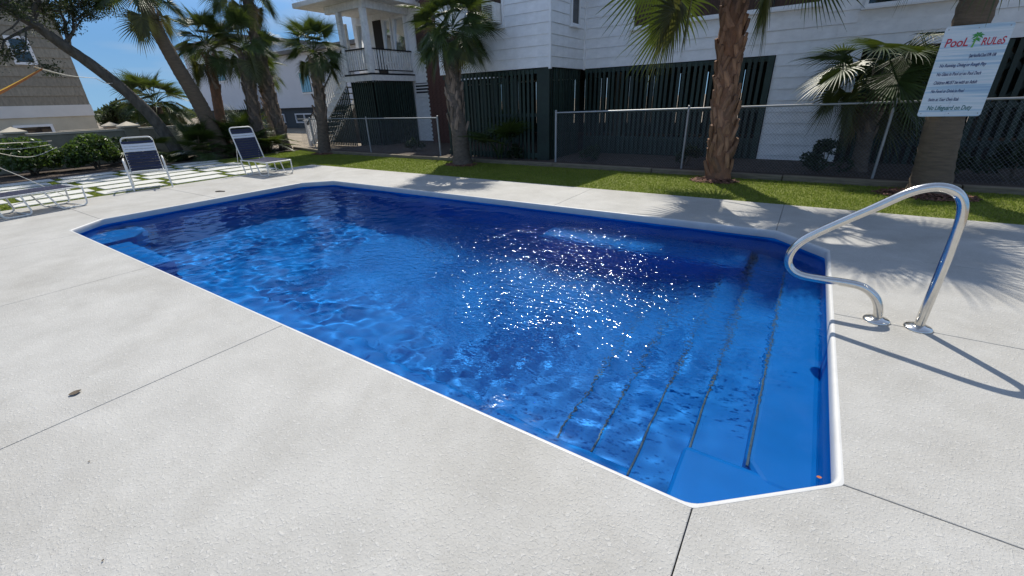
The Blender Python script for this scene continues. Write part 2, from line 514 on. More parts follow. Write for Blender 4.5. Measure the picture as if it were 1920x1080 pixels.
# round the outline corners a little
def rounded(poly, r=0.12, seg=4):
    n = len(poly); out = []
    for i in range(n):
        a, b, c = Vector(poly[i - 1]), Vector(poly[i]), Vector(poly[(i + 1) % n])
        p1 = b + (a - b).normalized() * r; p2 = b + (c - b).normalized() * r
        for k in range(seg + 1):
            t = k / seg
            out.append(tuple((1 - t) ** 2 * p1 + 2 * t * (1 - t) * b + t * t * p2))
    return out
loops = []
for d, z in prof:
    base_poly = offset(POOL, d)
    rr = 0.05
    loops.append([(x, y, z) for x, y in (rounded(base_poly, 0.02 if d > 0.02 else rr))])
n = len(loops[0])
cv = [p for lp in loops for p in lp]
cf = []
for a in range(len(loops)):
    b = (a + 1) % len(loops)
    for i in range(n):
        cf.append((a * n + i, a * n + (i + 1) % n, b * n + (i + 1) % n, b * n + i))
cop.add(cv, cf)
coping = cop.build('pool_coping', M['coping'], smooth=True, auto=50)
tag(coping, kind='structure')

# fibreglass shell: sloping walls, floor, steps, benches
WATER_Z = -0.118
shell = MB()
rings = [(0.024, -0.085), (0.020, -0.20), (0.0, -0.5), (-0.05, -1.0), (-0.10, -1.30), (-0.22, -1.42), (-0.45, -1.46)]
sl = [[(x, y, z - max(0, (-x - 2.5)) * 0.045 * (1 if z < -1.1 else 0)) for x, y in rounded(offset(POOL, d), 0.16, 5)] for d, z in rings]
n = len(sl[0])
sv = [p for lp in sl for p in lp]
sf = []
for a in range(len(sl) - 1):
    for i in range(n):
        sf.append((a * n + i, (a + 1) * n + i, (a + 1) * n + (i + 1) % n, a * n + (i + 1) % n))
sv.append((-4.4, 3.6, -1.57))
ci = len(sv) - 1
for i in range(n):
    sf.append(((len(sl) - 1) * n + i, ci, (len(sl) - 1) * n + (i + 1) % n))
shell.add(sv, sf)
shell_o = shell.build('pool_shell', M['gelcoat'], smooth=True, auto=40)
tag(shell_o, kind='structure')
def pool_block(name, poly, z, r=0.045):
    o = MB().prism(poly, -1.75, z).build(name, M['gelcoat'], shell_o)
    bevel(o, r, 3)
    return o
STEPS = [(0.06, -0.45), (-0.25, -0.70), (-0.55, -0.95), (-0.87, -1.18), (-1.18, -1.34)]
blocks = [pool_block('pool_step', [(x, 1.36 + 0.001 * k), (0.412, 1.36 + 0.001 * k), (0.412, 5.87 - 0.001 * k), (x, 5.87 - 0.001 * k)] if k else
                     [(x + .10, 2.0), (0.414, 2.0), (0.414, 5.2), (x + .10, 5.2), (x, 5.05), (x, 2.15)], z) for k, (x, z) in enumerate(STEPS)]
blocks.append(pool_block('corner_seat', [(-0.25, 1.37), (0.411, 1.37), (0.411, 2.1), (-0.25, 2.1)], -0.455))
blocks.append(pool_block('side_bench', [(-3.0, 5.16), (-0.3, 5.16), (-0.3, 5.86), (-3.0, 5.86)], -0.60, 0.06))
blocks.append(pool_block('side_bench', [(-6.3, 1.375), (-0.4, 1.375), (-0.4, 2.10), (-6.3, 2.10)], -1.0, 0.06))
blocks.append(pool_block('corner_seat', [(-9.22, 1.38), (-8.35, 1.38), (-8.35, 1.98), (-8.75, 2.25), (-9.22, 2.25)], -0.47, 0.05))
blocks.append(pool_block('side_bench', [(-8.20, 1.378), (-6.6, 1.378), (-6.6, 1.86), (-8.20, 1.86)], -0.50, 0.05))
grips = []
for k, (x, z) in enumerate(STEPS):
    y0, y1 = ((2.1, 5.1), (1.5, 5.7), (2.0, 5.2), (2.0, 5.2), (2.0, 5.2))[k]
    grips.append(MB().box(x + 0.012, x + 0.024, y0, y1, z - 0.02, z + 0.004).build('grip_strip', M['grip'], shell_o))

# water surface: real ripples, calmer by the steps and along the near wall
def water():
    m = bpy.data.materials.new('pool_water')
    m.use_nodes = True
    nt = m.node_tree
    nt.nodes.clear()
    o = nt.nodes.new('ShaderNodeOutputMaterial')
    g = nt.nodes.new('ShaderNodeBsdfRefraction')
    g.inputs['IOR'].default_value = 1.333
    g.inputs['Roughness'].default_value = 0.0
    g.inputs['Color'].default_value = (0.93, 0.985, 1.0, 1)
    gl = nt.nodes.new('ShaderNodeBsdfGlossy')
    gl.inputs['Roughness'].default_value = 0.07
    gl.inputs['Color'].default_value = (0.42, 0.52, 0.64, 1)
    fr = nt.nodes.new('ShaderNodeFresnel')
    fr.inputs['IOR'].default_value = 1.333
    mix = nt.nodes.new('ShaderNodeMixShader')
    nt.links.new(fr.outputs['Fac'], mix.inputs['Fac'])
    nt.links.new(g.outputs['BSDF'], mix.inputs[1])
    nt.links.new(gl.outputs['BSDF'], mix.inputs[2])
    # fine wind ripples, too small for the mesh, gathered in gusts
    N, L = nt.nodes, nt.links
    geo = N.new('ShaderNodeNewGeometry')
    mp = N.new('ShaderNodeMapping'); mp.inputs['Rotation'].default_value = (0, 0, 0.6); mp.inputs['Scale'].default_value = (1.0, 1.7, 1.0)
    L.new(geo.outputs['Position'], mp.inputs['Vector'])
    n1 = N.new('ShaderNodeTexNoise'); n1.inputs['Scale'].default_value = 12.5; n1.inputs['Detail'].default_value = 1.8; n1.inputs['Roughness'].default_value = 0.55
    L.new(mp.outputs['Vector'], n1.inputs['Vector'])
    sub = N.new('ShaderNodeVectorMath'); sub.operation = 'SUBTRACT'; sub.inputs[1].default_value = (-2.2, 3.85, -0.118)
    dv = N.new('ShaderNodeVectorMath'); dv.operation = 'DIVIDE'; dv.inputs[1].default_value = (3.1, 2.2, 1.0)
    ln = N.new('ShaderNodeVectorMath'); ln.operation = 'LENGTH'
    L.new(geo.outputs['Position'], sub.inputs[0]); L.new(sub.outputs[0], dv.inputs[0]); L.new(dv.outputs[0], ln.inputs[0])
    gn = N.new('ShaderNodeTexNoise'); gn.inputs['Scale'].default_value = 0.9; gn.inputs['Detail'].default_value = 4.0
    L.new(geo.outputs['Position'], gn.inputs['Vector'])
    a1 = N.new('ShaderNodeMath'); a1.operation = 'MULTIPLY_ADD'; a1.inputs[1].default_value = 1.1; L.new(gn.outputs['Fac'], a1.inputs[0]); L.new(ln.outputs['Value'], a1.inputs[2])
    mr = N.new('ShaderNodeMapRange'); mr.interpolation_type = 'SMOOTHSTEP'
    mr.inputs['From Min'].default_value = 1.62; mr.inputs['From Max'].default_value = 0.90
    mr.inputs['To Min'].default_value = 0.012; mr.inputs['To Max'].default_value = 0.9
    L.new(a1.outputs[0], mr.inputs['Value'])
    bp = N.new('ShaderNodeBump'); bp.inputs['Distance'].default_value = 0.026
    L.new(n1.outputs['Fac'], bp.inputs['Height']); L.new(mr.outputs['Result'], bp.inputs['Strength'])
    for sh in (g, gl, fr):
        L.new(bp.outputs['Normal'], sh.inputs['Normal'])
    nt.links.new(mix.outputs['Shader'], o.inputs['Surface'])
    M['water'] = m
    rs = np.random.RandomState(5)
    step = 0.0150
    xs = np.arange(-9.30, 0.45, step)
    ys = np.arange(1.36, 5.88, step)
    X, Y = np.meshgrid(xs, ys)
    Z = np.zeros_like(X)
    def waves(n, l0, l1, slope, main, spread):
        z = np.zeros_like(X)
        for _ in range(n):
            lam = math.exp(rs.uniform(math.log(l0), math.log(l1)))
            a = main + rs.normal() * spread
            k = 2 * math.pi / lam
            amp = slope / k * math.sqrt(2.0 / n)
            ph = rs.uniform(0, 2 * math.pi)
            z += amp * np.sin(k * (X * math.cos(a) + Y * math.sin(a)) + ph)
        return z
    def blobs(sc, seed):
        r2 = np.random.RandomState(seed)
        z = np.zeros_like(X)
        for _ in range(14):
            a = r2.uniform(0, 2 * math.pi); k = 2 * math.pi / (sc * r2.uniform(.6, 1.6)); z += np.sin(k * (X * math.cos(a) + Y * math.sin(a)) + r2.uniform(0, 6.28))
        return z / math.sqrt(7)
    calm = waves(26, 0.45, 1.6, 0.020, 2.0, 1.2)
    mid = waves(60, 0.14, 0.45, 0.044, 2.0, 1.3)
    midamp = np.clip(0.75 + 0.30 * blobs(1.6, 9), 0.3, 1.25)
    quiet = 1 / (1 + np.exp((X + 0.35) * 6))                # first steps: almost flat at their near end
    quiet = np.maximum(quiet, 0.85 / (1 + np.exp((2.75 - Y) * 5)))
    shallow = 0.50 + 0.50 / (1 + np.exp((X + 1.1) * 5))     # smaller ripples over the steps
    Z = WATER_Z + calm * (0.35 + 0.65 * quiet) + mid * midamp * shallow * (0.16 + 0.84 * quiet)
    ok = inside(offset(POOL, 0.022), X, Y)
    nr, nc = X.shape
    idx = np.arange(nr * nc).reshape(nr, nc)
    cell = ok[:-1, :-1] & ok[1:, :-1] & ok[:-1, 1:] & ok[1:, 1:]
    # keep the cells that touch the wall as well
    cell = ok[:-1, :-1] | ok[1:, :-1] | ok[:-1, 1:] | ok[1:, 1:]
    q = np.stack([idx[:-1, :-1], idx[:-1, 1:], idx[1:, 1:], idx[1:, :-1]], -1)[cell]
    used = np.unique(q)
    remap = np.full(nr * nc, -1)
    remap[used] = np.arange(len(used))
    q = remap[q]
    co = np.stack([X.ravel()[used], Y.ravel()[used], Z.ravel()[used]], -1).astype(np.float32)
    me = bpy.data.meshes.new('pool_water')
    me.vertices.add(len(co)); me.vertices.foreach_set('co', co.ravel())
    me.loops.add(q.size); me.loops.foreach_set('vertex_index', q.ravel().astype(np.int32))
    me.polygons.add(len(q)); me.polygons.foreach_set('loop_start', np.arange(0, q.size, 4, dtype=np.int32))
    me.materials.append(m)
    me.update(calc_edges=True)
    me.shade_smooth()
    w = put('pool_water', me)
    tag(w, kind='structure')
    w.cycles.is_caustics_caster = True
    for o in [shell_o] + blocks + grips:
        o.cycles.is_caustics_receiver = True
    return w
water_o = water()

# ---------------------------------------------------------------- lawn, pavers, kerb, beds
LAWN = [(-16.6, -3.0), (-11.97, -3.0), (-11.97, 7.385), (5.2, 7.385), (5.2, 9.47), (-14.9, 9.47), (-16.6, 9.9)]
lawn = MB().prism(LAWN, -0.115, -0.012).build('lawn', M['turf'])
tag(lawn, kind='structure')
# stepping pavers, four rows of long pads with turf strips between them
def pip(poly, X, Y):
    n = len(poly); res = np.zeros_like(X, dtype=bool)
    jx = n - 1
    for i in range(n):
        xi, yi = poly[i]; xj, yj = poly[jx]
        c = ((yi > Y) != (yj > Y)) & (X < (xj - xi) * (Y - yi) / (yj - yi + 1e-12) + xi)
        res ^= c
        jx = i
    return res
pav_me = None
path = thing('paver_path', None, None)
tag(path, kind='structure')
paver_rects = []
pitch_x, pitch_y = 0.80, 1.32
for row in range(6):
    for k in range(6):
        x = -12.42 - row * pitch_x
        y = 0.6 + k * pitch_y + (0.22 if row % 2 else 0) 
        if y > 6.4 or (row > 3 and k > 4):
            continue
        if pav_me is None:
            b = MB().prism([(-0.29, -0.575), (0.29, -0.575), (0.29, 0.575), (-0.29, 0.575)], -0.09, 0.012)
            pav_me = b.mesh('paver', M['paver'])
        o = put('paver', pav_me, path, (x, y, 0.0), (0, 0, RND.uniform(-.02, .02)))
        bevel(o, 0.006, 1)
        paver_rects.append((x - .30, x + .30, y - .59, y + .59))

def blades(name, poly, n, h, seed, avoid=()):
    rs = np.random.RandomState(seed)
    P = np.array(poly); lo, hi = P.min(0), P.max(0)
    pts = np.zeros((0, 2))
    while len(pts) < n:
        c = rs.uniform(lo, hi, (n * 2, 2))
        c = c[pip(poly, c[:, 0], c[:, 1])]
        for a in avoid:
            c = c[~((c[:, 0] > a[0]) & (c[:, 0] < a[1]) & (c[:, 1] > a[2]) & (c[:, 1] < a[3]))]
        pts = np.concatenate([pts, c])
    pts = pts[:n]
    a = rs.uniform(0, 2 * np.pi, n); w = rs.uniform(.004, .009, n); hh = h * rs.uniform(.6, 1.3, n)
    lean = rs.normal(0, .5, (n, 2)) * hh[:, None]
    d = np.stack([np.cos(a), np.sin(a)], -1) * w[:, None]
    z0 = np.full((n, 1), -0.014)
    v = np.concatenate([np.concatenate([pts - d, z0], 1), np.concatenate([pts + d, z0], 1), np.concatenate([pts + lean, (-0.014 + hh)[:, None]], 1)], 1).reshape(-1, 3)
    me = bpy.data.meshes.new(name)
    me.vertices.add(3 * n); me.vertices.foreach_set('co', v.astype(np.float32).ravel())
    me.loops.add(3 * n); me.loops.foreach_set('vertex_index', np.arange(3 * n, dtype=np.int32))
    me.polygons.add(n); me.polygons.foreach_set('loop_start', np.arange(0, 3 * n, 3, dtype=np.int32))
    me.materials.append(M['blade'])
    me.update(calc_edges=True)
    o = put(name, me)
    return tag(o, 'short green artificial turf pile on the lawn and between the pavers', 'grass', kind='stuff')
blades('turf_pile', LAWN, 150000, 0.028, 4, paver_rects)

kerb = thing('kerb', None, None); tag(kerb, kind='structure')
kx = -14.9
while kx < 5.2:
    L_ = min(2.44, 5.2 - kx)
    b = MB().box(0.006, L_ - 0.006, 0, 0.14, -0.11, 0.085).build('timber', M['timber'], kerb, loc=(kx, 9.475 + RND.uniform(-.012, .012), RND.uniform(-.006, .006)))
    bevel(b, 0.014, 2)
    kx += L_
for x0, y0, x1, y1 in ((-17.4, 10.05, -14.9, 9.55),):
    d = Vector((x1 - x0, y1 - y0, 0)); 
    b = MB().box(0, d.length, 0, .14, -.11, .085).build('timber', M['timber'], kerb, loc=(x0, y0, 0))
    b.rotation_euler = (0, 0, math.atan2(d.y, d.x)); bevel(b, .014, 2)
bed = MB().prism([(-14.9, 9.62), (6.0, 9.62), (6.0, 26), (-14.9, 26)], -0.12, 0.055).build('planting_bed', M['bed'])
tag(bed, kind='structure')
bed2 = MB().prism([(-20.0, -3.0), (-16.62, -3.0), (-16.62, 9.95), (-17.4, 10.2), (-20.0, 10.2)], -0.12, -0.004).build('planting_bed', M['bed'])
tag(bed2, kind='structure')

def chips(name, cx, cy, r, n, seed, label, squash=1.0, z=-0.012):
    rr = random.Random(seed); b = MB()
    for _ in range(n):
        a = rr.uniform(0, 6.283); d = r * math.sqrt(rr.random())
        x, y = cx + d * math.cos(a), cy + d * math.sin(a) * squash
        hz = z + 0.05 * (1 - d / r) + rr.uniform(0, .018)
        l, w, t = rr.uniform(.025, .06), rr.uniform(.010, .024), .006
        mtx = Matrix.Translation((x, y, hz)) @ Matrix.Rotation(rr.uniform(0, 6.28), 4, 'Z') @ Matrix.Rotation(rr.gauss(0, .35), 4, 'X') @ Matrix.Rotation(rr.gauss(0, .3), 4, 'Y')
        vv = [mtx @ Vector(p) for p in ((-l, -w, 0), (l * .9, -w * .6, 0), (l, w, 0), (-l * .8, w * .7, 0), (-l * .7, -w * .6, t), (l * .7, -w * .4, t), (l * .8, w * .6, t), (-l * .6, w * .5, t))]
        b.add(vv, [(4, 5, 6, 7), (0, 1, 5, 4), (1, 2, 6, 5), (2, 3, 7, 6), (3, 0, 4, 7)])
    o = b.build(name, M['chip'])
    return tag(o, label, 'mulch', kind='stuff')

# ---------------------------------------------------------------- palms
def frond_mesh(name, elev, seed, nseg=40, petiole=0.80, blade=0.95, material='frond'):
    """A costapalmate fan leaf: petiole, then pleated segments that split and droop. X is outward, Z is up."""
    rr = random.Random(seed)
    b = MB()
    e = math.radians(elev)
    # petiole arc
    pts = []
    p = Vector((0, 0, 0)); ang = e
    nst = 6
    for i in range(nst + 1):
        pts.append(p.copy())
        p = p + Vector((math.cos(ang), 0, math.sin(ang))) * (petiole / nst)
        ang -= math.radians(3.0 + 3.0 * max(0, math.cos(e)))
    b.tube(pts, [0.022 - 0.012 * i / nst for i in range(nst + 1)], 5, caps=False)
    hub = pts[-1]
    axis = Vector((math.cos(ang), 0, math.sin(ang)))
    side = Vector((0, 1, 0))
    nrm = axis.cross(side)
    if nrm.z < 0:
        nrm = -nrm
    for k in range(nseg):
        t = (k + .5) / nseg * 2 - 1
        a = t * math.radians(118) 
        # costa: central segments leave further along the arched midrib
        start = hub + axis * (0.30 * blade * (1 - abs(t)) ** 1.3) - Vector((0, 0, 0.09 * blade * (1 - abs(t)) ** 2))
        d = (axis * math.cos(a) + side * math.sin(a)).normalized()
        d = (d - nrm * 0.10 + nrm * 0.20 * abs(t)).normalized()          # shallow cup
        L = blade * (0.80 + 0.20 * math.cos(a)) * rr.uniform(0.78, 1.12)
        w0 = 0.019 * rr.uniform(.85, 1.15)
        ns = 6
        pos = start.copy(); dr = d.copy()
        row = []
        dro = rr.uniform(0.6, 1.5)
        tw = rr.uniform(-.25, .25)
        for i in range(ns + 1):
            s = i / ns
            wid = w0 * (0.35 + 1.0 * min(s / .30, 1.0)) if s < .32 else w0 * 1.35 * max(0.03, 1 - ((s - .32) / .68) ** .85)
            lat = dr.cross(nrm)
            if lat.length < 1e-4:
                lat = side
            lat.normalize()
            up = lat.cross(dr).normalized()
            if up.dot(nrm) < 0:
                up = -up
            lat2 = (lat * math.cos(tw * s) + up * math.sin(tw * s))
            fold = wid * 0.55
            row.append((pos + lat2 * wid + up * fold, pos.copy(), pos - lat2 * wid + up * fold))
            pos = pos + dr * (L / ns)
            g = 0.03 + 0.42 * max(0, s - .25) ** 1.1 * dro
            dr = (dr + Vector((0, 0, -1)) * g).normalized()
        vv = [q for r_ in row for q in r_]
        ff = []
        for i in range(ns):
            ff += [(i * 3, i * 3 + 1, i * 3 + 4, i * 3 + 3), (i * 3 + 1, i * 3 + 2, i * 3 + 5, i * 3 + 4)]
        b.add(vv, ff)
    return b.mesh(name, M[material], smooth=True)

FRONDS = {}
for el in (78, 55, 32, 8, -18, -42):
    FRONDS[el] = [frond_mesh('frond', el + q * 4, 100 + el * 3 + q, material='frond' if el > -30 else 'frond_old') for q in range(3)]
DRY = [frond_mesh('dry_frond', -66 - 6 * q, 900 + q, nseg=20, petiole=.6, blade=.7, material='dry') for q in range(2)]

def boot_mesh(seed, material):
    rr = random.Random(seed)
    l, w = 0.30, 0.070
    v, f = [], []
    prof = [(0.0, 1.0, .010), (.30, .82, .020), (.62, .62, .030), (1.0, .46, .022)]
    for s, ww, t in prof:
        x = w * ww; z = s * l; yy = 0.012 + s * 0.020
        v += [(-x, yy, z), (0, yy + t, z), (x, yy, z), (x * .9, yy - .02, z), (-x * .9, yy - .02, z)]
    for i in range(len(prof) - 1):
        a, c = i * 5, i * 5 + 5
        f += [(a + k, a + (k + 1) % 5, c + (k + 1) % 5, c + k) for k in range(5)]
    f += [(4, 3, 2, 1, 0), tuple(range(15, 20))]
    return MB().add(v, f).mesh('leaf_base', M[material])
BOOTS = {'boot': boot_mesh(1, 'boot'), 'boot_red': boot_mesh(2, 'boot_red')}

def palm(label, trunk, r0, r1, crown=None, n=26, scale=1.0, seed=1, bark='bark', boots=None, boot='boot', rings=False, elevs=None, dry=0, extra=(), group='palm trees', boot_scale=1.0):
    rr = random.Random(seed)
    base = Vector(trunk[0])
    root = thing('palm_tree', label, 'palm tree', base)
    loc = [Vector(p) - base for p in trunk]
    path_ = smooth_path(loc, 7)
    m = len(path_)
    lens = [0]
    for i in range(1, m):
        lens.append(lens[-1] + (path_[i] - path_[i - 1]).length)
    # subdivide more finely so that the trunk outline is uneven
    fine, rad = [], []
    N = max(24, int(lens[-1] / 0.075))
    for k in range(N + 1):
        s = lens[-1] * k / N
        i = 1
        while i < m - 1 and lens[i] < s:
            i += 1
        t = (s - lens[i - 1]) / max(1e-6, lens[i] - lens[i - 1])
        fine.append(path_[i - 1].lerp(path_[i], t))
        u = k / N
        r = r0 + (r1 - r0) * min(1, u * 1.25)
        r *= 1 + 0.28 * math.exp(-u * lens[-1] / .16)                  # swollen foot
        r *= 1 + (0.030 if k % 2 else -0.012) + rr.uniform(-.018, .018)
        rad.append(r)
    tb = MB().tube([fine[0] - Vector((0, 0, .12))] + fine, [rad[0] * 1.02] + rad, 18)
    tr = tb.build('trunk', M[bark], root, smooth=True, auto=60)
    if boots:
        z0, z1, cnt = boots
        for k in range(cnt):
            u = (k + .5) / cnt
            s = z0 + (z1 - z0) * u
            fr_ = min(max(s / lens[-1], 0), 1) * N
            i = min(int(fr_), N - 1)
            p = fine[i].lerp(fine[i + 1], fr_ - i)
            a = k * 2.39996 + rr.uniform(-.12, .12)
            r = rad[i] * 0.86
            o = put('leaf_base', BOOTS[boot], tr, p + Vector((math.sin(a) * r * -1, math.cos(a) * r, -.05)), (rr.uniform(-.06, .1) - 0.05, rr.choice((-1, 1)) * rr.uniform(.18, .5), a), boot_scale * rr.uniform(.85, 1.2))
            o.rotation_mode = 'ZXY' if False else 'XYZ'
    if crown is not None:
        top = Vector(crown) - base
        keys = sorted(FRONDS)
        for k in range(n):
            a = k * 2.39996 + rr.uniform(-.25, .25)
            u = (k + .5) / n
            el = elevs[k % len(elevs)] if elevs else 84 - 126 * u ** 1.15 + rr.uniform(-16, 16)
            key = min(keys, key=lambda q: abs(q - el))
            me = rr.choice(FRONDS[key])
            s = scale * rr.uniform(.86, 1.12) * (0.82 if u < .15 else 1)
            off = Vector((math.cos(a) * r1 * .6, math.sin(a) * r1 * .6, 0.16 - 0.34 * u))
            put('frond', me, root, top + off, (rr.gauss(0, .38), rr.uniform(-.16, .16), a), s)
        for k in range(dry):
            a = rr.uniform(0, 6.28)
            put('dry_frond', rr.choice(DRY), root, top + Vector((math.cos(a) * r1 * .8, math.sin(a) * r1 * .8, -.32)), (rr.uniform(-.2, .2), 0, a), scale * rr.uniform(.7, 1.0))
        for (dx, dy, dz, az, key, s, roll) in extra:
            o = put('frond', FRONDS[key][0], root, Vector((dx, dy, dz)) - base, None, s)
            o.rotation_euler = (Matrix.Rotation(math.radians(az), 3, 'Z') @ Matrix.Rotation(math.radians(roll), 3, 'X')).to_euler()
    return root

# the four along the lawn
palm('short palm tree at the stair foot, left end of the lawn kerb', [(-14.35, 9.42, 0), (-14.15, 9.42, 1.0), (-14.0, 9.42, 1.9), (-13.86, 9.42, 3.0)], 0.20, 0.15, (-13.84, 9.42, 3.22), 34, 0.58, 11,
     'bark', (1.1, 2.95, 40), dry=5, boot_scale=.9)
palm('bushy-headed palm tree in front of the brick chimney', [(-7.62, 9.02, 0), (-7.64, 9.0, .8), (-7.70, 9.0, 1.7), (-7.70, 9.0, 2.92)], 0.22, 0.17, (-7.68, 9.0, 3.16), 42, 0.60, 21,
     'bark', (0.75, 2.8, 50), elevs=None, dry=3)
palm('red-brown palm tree with criss-cross bark before the slatted house base', [(-1.32, 9.17, 0), (-1.38, 9.16, 1.0), (-1.45, 9.15, 2.1), (-1.55, 9.15, 3.75)], 0.190, 0.190, (-1.55, 9.15, 3.95), 26, 1.0, 33,
     'bark_red', (0.08, 3.6, 150), 'boot_red', boot_scale=1.0, elevs=(80, 70, 58, 50, 44, 36, 66, 30),
     extra=((-1.70, 9.05, 3.75, 184, -18, 1.30, 62), (-1.70, 9.10, 3.62, 176, -42, 1.20, 35), (-1.40, 9.12, 3.55, -8, -42, 1.02, -40), (-1.72, 9.05, 3.55, 200, -42, 1.05, 50), (-1.40, 9.2, 3.65, 18, -18, 1.1, -50), (-1.6, 9.25, 3.6, 150, -18, 1.2, 30)))
palm('smooth-trunked palm tree that carries the pool rules sign', [(1.74, 9.12, 0), (1.66, 9.11, .7), (1.58, 9.1, 1.6), (1.53, 9.1, 2.6), (1.50, 9.1, 4.1)], 0.235, 0.185, (1.50, 9.1, 4.25), 26, 0.92, 41, 'bark_smooth', None)
# young fan palm in the bed behind the fence
palm('young fan palm in the dark bed behind the chain link fence', [(0.92, 10.75, 0.05), (0.90, 10.78, .8), (0.86, 10.8, 1.75)], 0.13, 0.11, (0.85, 10.8, 1.92), 20, 0.86, 57, 'bark', (.5, 1.7, 20),
     elevs=(30, 8, 10, -18, -42, 8, -42, 32, -18, -42), dry=3, boot_scale=.8)
# the clump on the left
palm('tall palm tree leaning left beside the leaning oak', [(-17.75, 7.55, 0), (-17.95, 7.40, 1.6), (-18.05, 7.08, 2.95), (-18.1, 6.85, 4.0), (-18.1, 6.72, 4.75)], 0.28, 0.19, (-18.1, 6.70, 5.0), 20, 0.90, 61, 'bark_smooth', (4.0, 4.8, 14), dry=2)
palm('reddish palm trunk at the back of the left clump', [(-19.0, 8.2, 0), (-19.0, 8.45, 2.0), (-19.0, 8.58, 3.3)], 0.19, 0.16, (-19.0, 8.62, 3.75), 24, 0.80, 71, 'bark_red', (2.2, 3.4, 22), 'boot', dry=5)
palm('rough palm trunk behind the reclined lounge chair, right one of two crossing', [(-17.6, 9.85, 0), (-17.9, 9.93, 1.9), (-18.0, 9.96, 3.4), (-18.05, 10.02, 5.2)], 0.20, 0.185, (-18.05, 10.02, 5.6), 20, 0.85, 83, 'bark', (0.6, 5.0, 90), dry=3)
palm('rough palm trunk behind the reclined lounge chair, left one of two crossing', [(-17.9, 9.05, 0), (-18.0, 9.22, 2.0), (-18.0, 9.36, 3.3)], 0.22, 0.20, (-18.0, 9.42, 3.75), 22, 0.74, 97, 'bark', (0.6, 3.4, 60), dry=6)
palm('palm tree behind the clump, against the far white house', [(-23.4, 12.6, -.1), (-23.4, 12.65, 1.6), (-23.3, 12.7, 3.1)], 0.17, 0.15, (-23.3, 12.7, 3.35), 22, 0.75, 103, 'bark', (1.0, 2.9, 26), dry=6)

def palmetto(label, loc, n, scale, seed, elevs=(60, 40, 20, 8, 30), dry=0):
    rr = random.Random(seed)
    root = thing('fan_palm_shrub', label, 'palm shrub', loc)
    for k in range(n):
        a = k * 2.39996
        key = min(FRONDS, key=lambda q: abs(q - (elevs[k % len(elevs)] + rr.uniform(-8, 8))))
        put('frond', rr.choice(FRONDS[key]), root, (math.cos(a) * .06, math.sin(a) * .06, rr.uniform(0, .25)), (rr.uniform(-.2, .2), 0, a), scale * rr.uniform(.75, 1.15))
    for k in range(dry):
        put('dry_frond', rr.choice(DRY), root, (0, 0, rr.uniform(.5, .9)), (0, 0, rr.uniform(0, 6.28)), scale * rr.uniform(.7, 1.0))
    return root
palmetto('dense fan palm shrub behind the strap chair at the wall', (-17.3, 6.75, 0), 14, 0.62, 5, dry=2)
palmetto('large fan palm shrub filling the foot of the left clump', (-17.6, 8.25, 0), 20, 0.80, 6, elevs=(75, 60, 50, 32, 10), dry=6)
palmetto('pale-tipped fan palm shrub behind the upright lounger back', (-17.0, 8.9, 0), 12, 0.66, 8, dry=5)
palm('short dark fan palm beyond the garden wall, behind the leaning oak', [(-24.0, 8.1, -.1), (-24.0, 8.1, .8), (-23.95, 8.12, 1.75)], 0.2, 0.17, (-23.95, 8.12, 1.95), 34, 0.85, 131, 'bark', (.3, 1.6, 16), dry=6)
palmetto('young fan palm shrub beside the leaning oak foot', (-18.6, 5.75, 0), 10, 0.70, 12)
palmetto('spiky fan palm shrub between the tall leaning palm and the oak', (-18.0, 7.0, 0), 16, 0.85, 22, elevs=(70, 55, 40, 20), dry=3)
palmetto('tall fan palm shrub at the foot of the two crossing trunks', (-18.6, 9.0, 0), 18, 0.95, 23, elevs=(78, 65, 50, 32), dry=6)
palmetto('low fan palm shrub beside the palm by the chimney', (-7.05, 9.95, 0.05), 9, 0.80, 14, elevs=(75, 60, 50))

# ---------------------------------------------------------------- leafy shrubs and trees
def leaf_arrays(centers, radii, n, size, rs, shell_bias=0.55):
    """n leaves spread over ellipsoids (centers m x 3, radii m x 3)."""
    c = rs.randint(0, len(centers), n)
    d = rs.normal(size=(n, 3)); d /= np.linalg.norm(d, axis=1)[:, None]
    r = rs.uniform(0, 1, n) ** (1 / 3.0)
    r = shell_bias * (0.72 + 0.30 * rs.uniform(0, 1, n)) + (1 - shell_bias) * r
    P = centers[c] + d * radii[c] * r[:, None]
    a = rs.normal(size=(n, 3)); a += d * 0.5; a /= np.linalg.norm(a, axis=1)[:, None]
    b = np.cross(a, rs.normal(size=(n, 3))); b /= np.linalg.norm(b, axis=1)[:, None]
    nn = np.cross(a, b)
    s = size * rs.uniform(.6, 1.35, n)[:, None]
    v = np.stack([P - a * s, P + b * s * .42 + nn * s * .10, P + a * s, P - b * s * .42 + nn * s * .10], 1)
    return v.reshape(-1, 3)

def leaf_obj(name, V, material, parent):
    n = len(V) // 4
    me = bpy.data.meshes.new(name)
    me.vertices.add(4 * n); me.vertices.foreach_set('co', V.astype(np.float32).ravel())
    me.loops.add(4 * n); me.loops.foreach_set('vertex_index', np.arange(4 * n, dtype=np.int32))
    me.polygons.add(n); me.polygons.foreach_set('loop_start', np.arange(0, 4 * n, 4, dtype=np.int32))
    me.materials.append(M[material])
    me.update(calc_edges=True)
    return put(name, me, parent)

